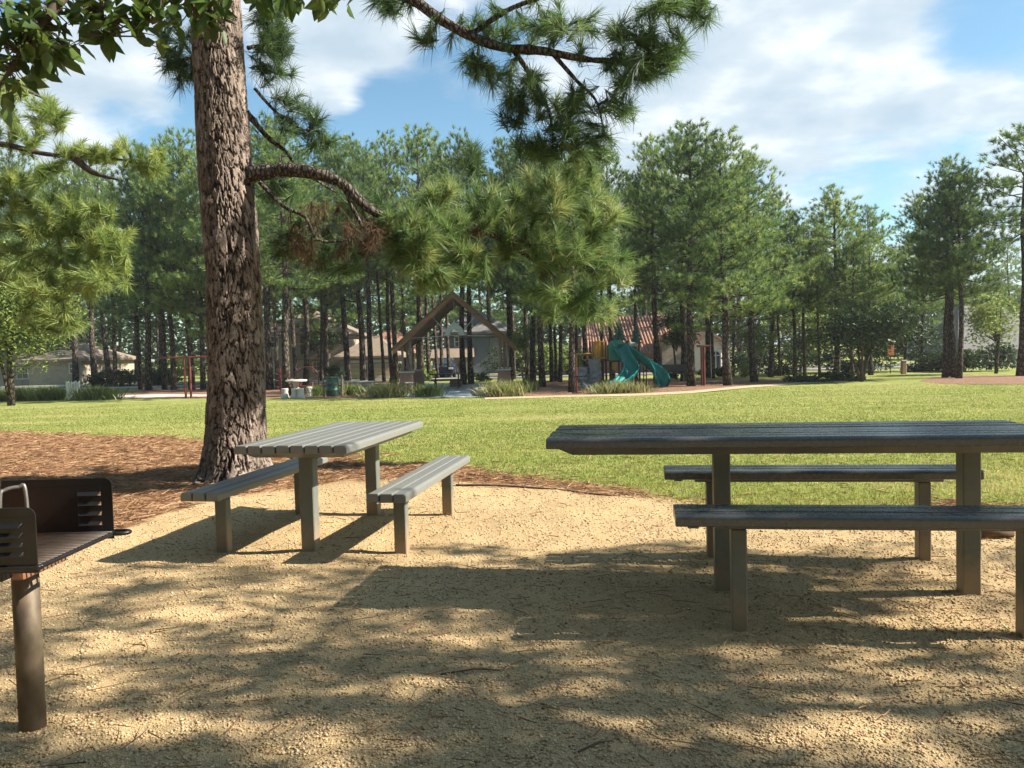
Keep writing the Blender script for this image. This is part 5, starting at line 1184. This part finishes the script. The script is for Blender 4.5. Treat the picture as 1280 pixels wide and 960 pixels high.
n1=N(nt,'ShaderNodeTexNoise'); n1.inputs['Scale'].default_value=2.6; n1.inputs['Detail'].default_value=9; n1.inputs['Roughness'].default_value=.6; n1.inputs['Distortion'].default_value=.35; L(nt,cb.outputs[0],n1.inputs['Vector'])
n2=N(nt,'ShaderNodeTexNoise'); n2.inputs['Scale'].default_value=1.1; n2.inputs['Detail'].default_value=3; L(nt,cb.outputs[0],n2.inputs['Vector'])
dens=mth('MULTIPLY_ADD',n2.outputs['Fac'],.5,mth('MULTIPLY',n1.outputs['Fac'],1.0))
# banks of cloud and clear patches in their directions
blobs=[((950,70),.34,.22),((1150,190),.25,.16),((800,200),.2,.1),((1050,20),.2,.18),((415,35),.10,.5),((110,140),.10,.42),((395,105),.06,.35),((560,160),.07,.3),((260,60),.1,.2),((520,30),.08,.3),((480,200),.25,-.2),((500,110),.12,-.22),((1235,95),.09,-.22),((1010,240),.13,-.28),((1200,25),.06,-.2),((190,150),.07,-.25),((140,200),.06,-.12),((620,60),.1,-.03),((1120,240),.1,-.2)]
for (px,py),rad_,s in blobs:
    d=unit(ray(px,py)); vm=N(nt,'ShaderNodeVectorMath',operation='DOT_PRODUCT'); L(nt,tc.outputs['Generated'],vm.inputs[0]); vm.inputs[1].default_value=d
    mr=N(nt,'ShaderNodeMapRange',interpolation_type='SMOOTHSTEP'); mr.inputs[1].default_value=math.cos(rad_*1.25); mr.inputs[2].default_value=1; mr.inputs[3].default_value=0; mr.inputs[4].default_value=s; L(nt,vm.outputs['Value'],mr.inputs[0]); dens=mth('ADD',dens,mr.outputs[0])
cov=N(nt,'ShaderNodeMapRange',interpolation_type='SMOOTHSTEP'); cov.inputs[1].default_value=.70; cov.inputs[2].default_value=1.0; L(nt,dens,cov.inputs[0])
n3=N(nt,'ShaderNodeTexNoise'); n3.inputs['Scale'].default_value=4.5; n3.inputs['Detail'].default_value=6; L(nt,cb.outputs[0],n3.inputs['Vector'])
ccol=ramp(nt,n3.outputs['Fac'],[(.34,(3.1,3.8,4.4)),(.5,(3.95,4.5,4.9)),(.68,(5.9,6.05,6.15))])
mx=N(nt,'ShaderNodeMix',data_type='RGBA'); L(nt,mth('MULTIPLY',cov.outputs[0],.92),mx.inputs[0]); 
tint=N(nt,'ShaderNodeMix',data_type='RGBA',blend_type='MULTIPLY'); tint.inputs[0].default_value=1; L(nt,sky.outputs[0],tint.inputs[6]); tint.inputs[7].default_value=(.80,1.0,.97,1)
L(nt,tint.outputs[2],mx.inputs[6]); L(nt,ccol,mx.inputs[7]); L(nt,mx.outputs[2],bg.inputs['Color']); bg.inputs['Strength'].default_value=.071
sl=bpy.data.lights.new('sun','SUN'); sl.energy=5.0; sl.angle=R(.53); sl.color=(1,.91,.78); so=bpy.data.objects.new('sun',sl); C.objects.link(so); so.location=(0,0,30)
from mathutils import Vector,Matrix
so.rotation_euler=Vector(SV).to_track_quat('Z','Y').to_euler()
cam=bpy.data.cameras.new('camera'); cam.sensor_width=36; cam.lens=FOC/1280*36; cam.clip_start=.05; cam.clip_end=3000
co=bpy.data.objects.new('camera',cam); C.objects.link(co); sc.camera=co
c_,s_=math.cos(PITCH),math.sin(PITCH); fwd=Vector((0,c_,s_)); up0=Vector((0,-s_,c_)); rt0=Vector((1,0,0)); cr,sr=math.cos(ROLL),math.sin(ROLL)
rt=rt0*cr-up0*sr; up_=up0*cr+rt0*sr
co.matrix_world=Matrix(((rt.x,up_.x,-fwd.x,0),(rt.y,up_.y,-fwd.y,0),(rt.z,up_.z,-fwd.z,CAMH),(0,0,0,1)))
sc.render.engine='CYCLES'; sc.cycles.use_denoising=True; sc.cycles.max_bounces=6; sc.cycles.diffuse_bounces=3; sc.cycles.glossy_bounces=2; sc.cycles.transmission_bounces=3; sc.cycles.transparent_max_bounces=4
sc.cycles.use_adaptive_sampling=True; sc.cycles.adaptive_threshold=.02
vs=sc.view_settings; vs.view_transform='Standard'; vs.look='None'; vs.exposure=1.47; vs.gamma=1; vs.use_curve_mapping=False
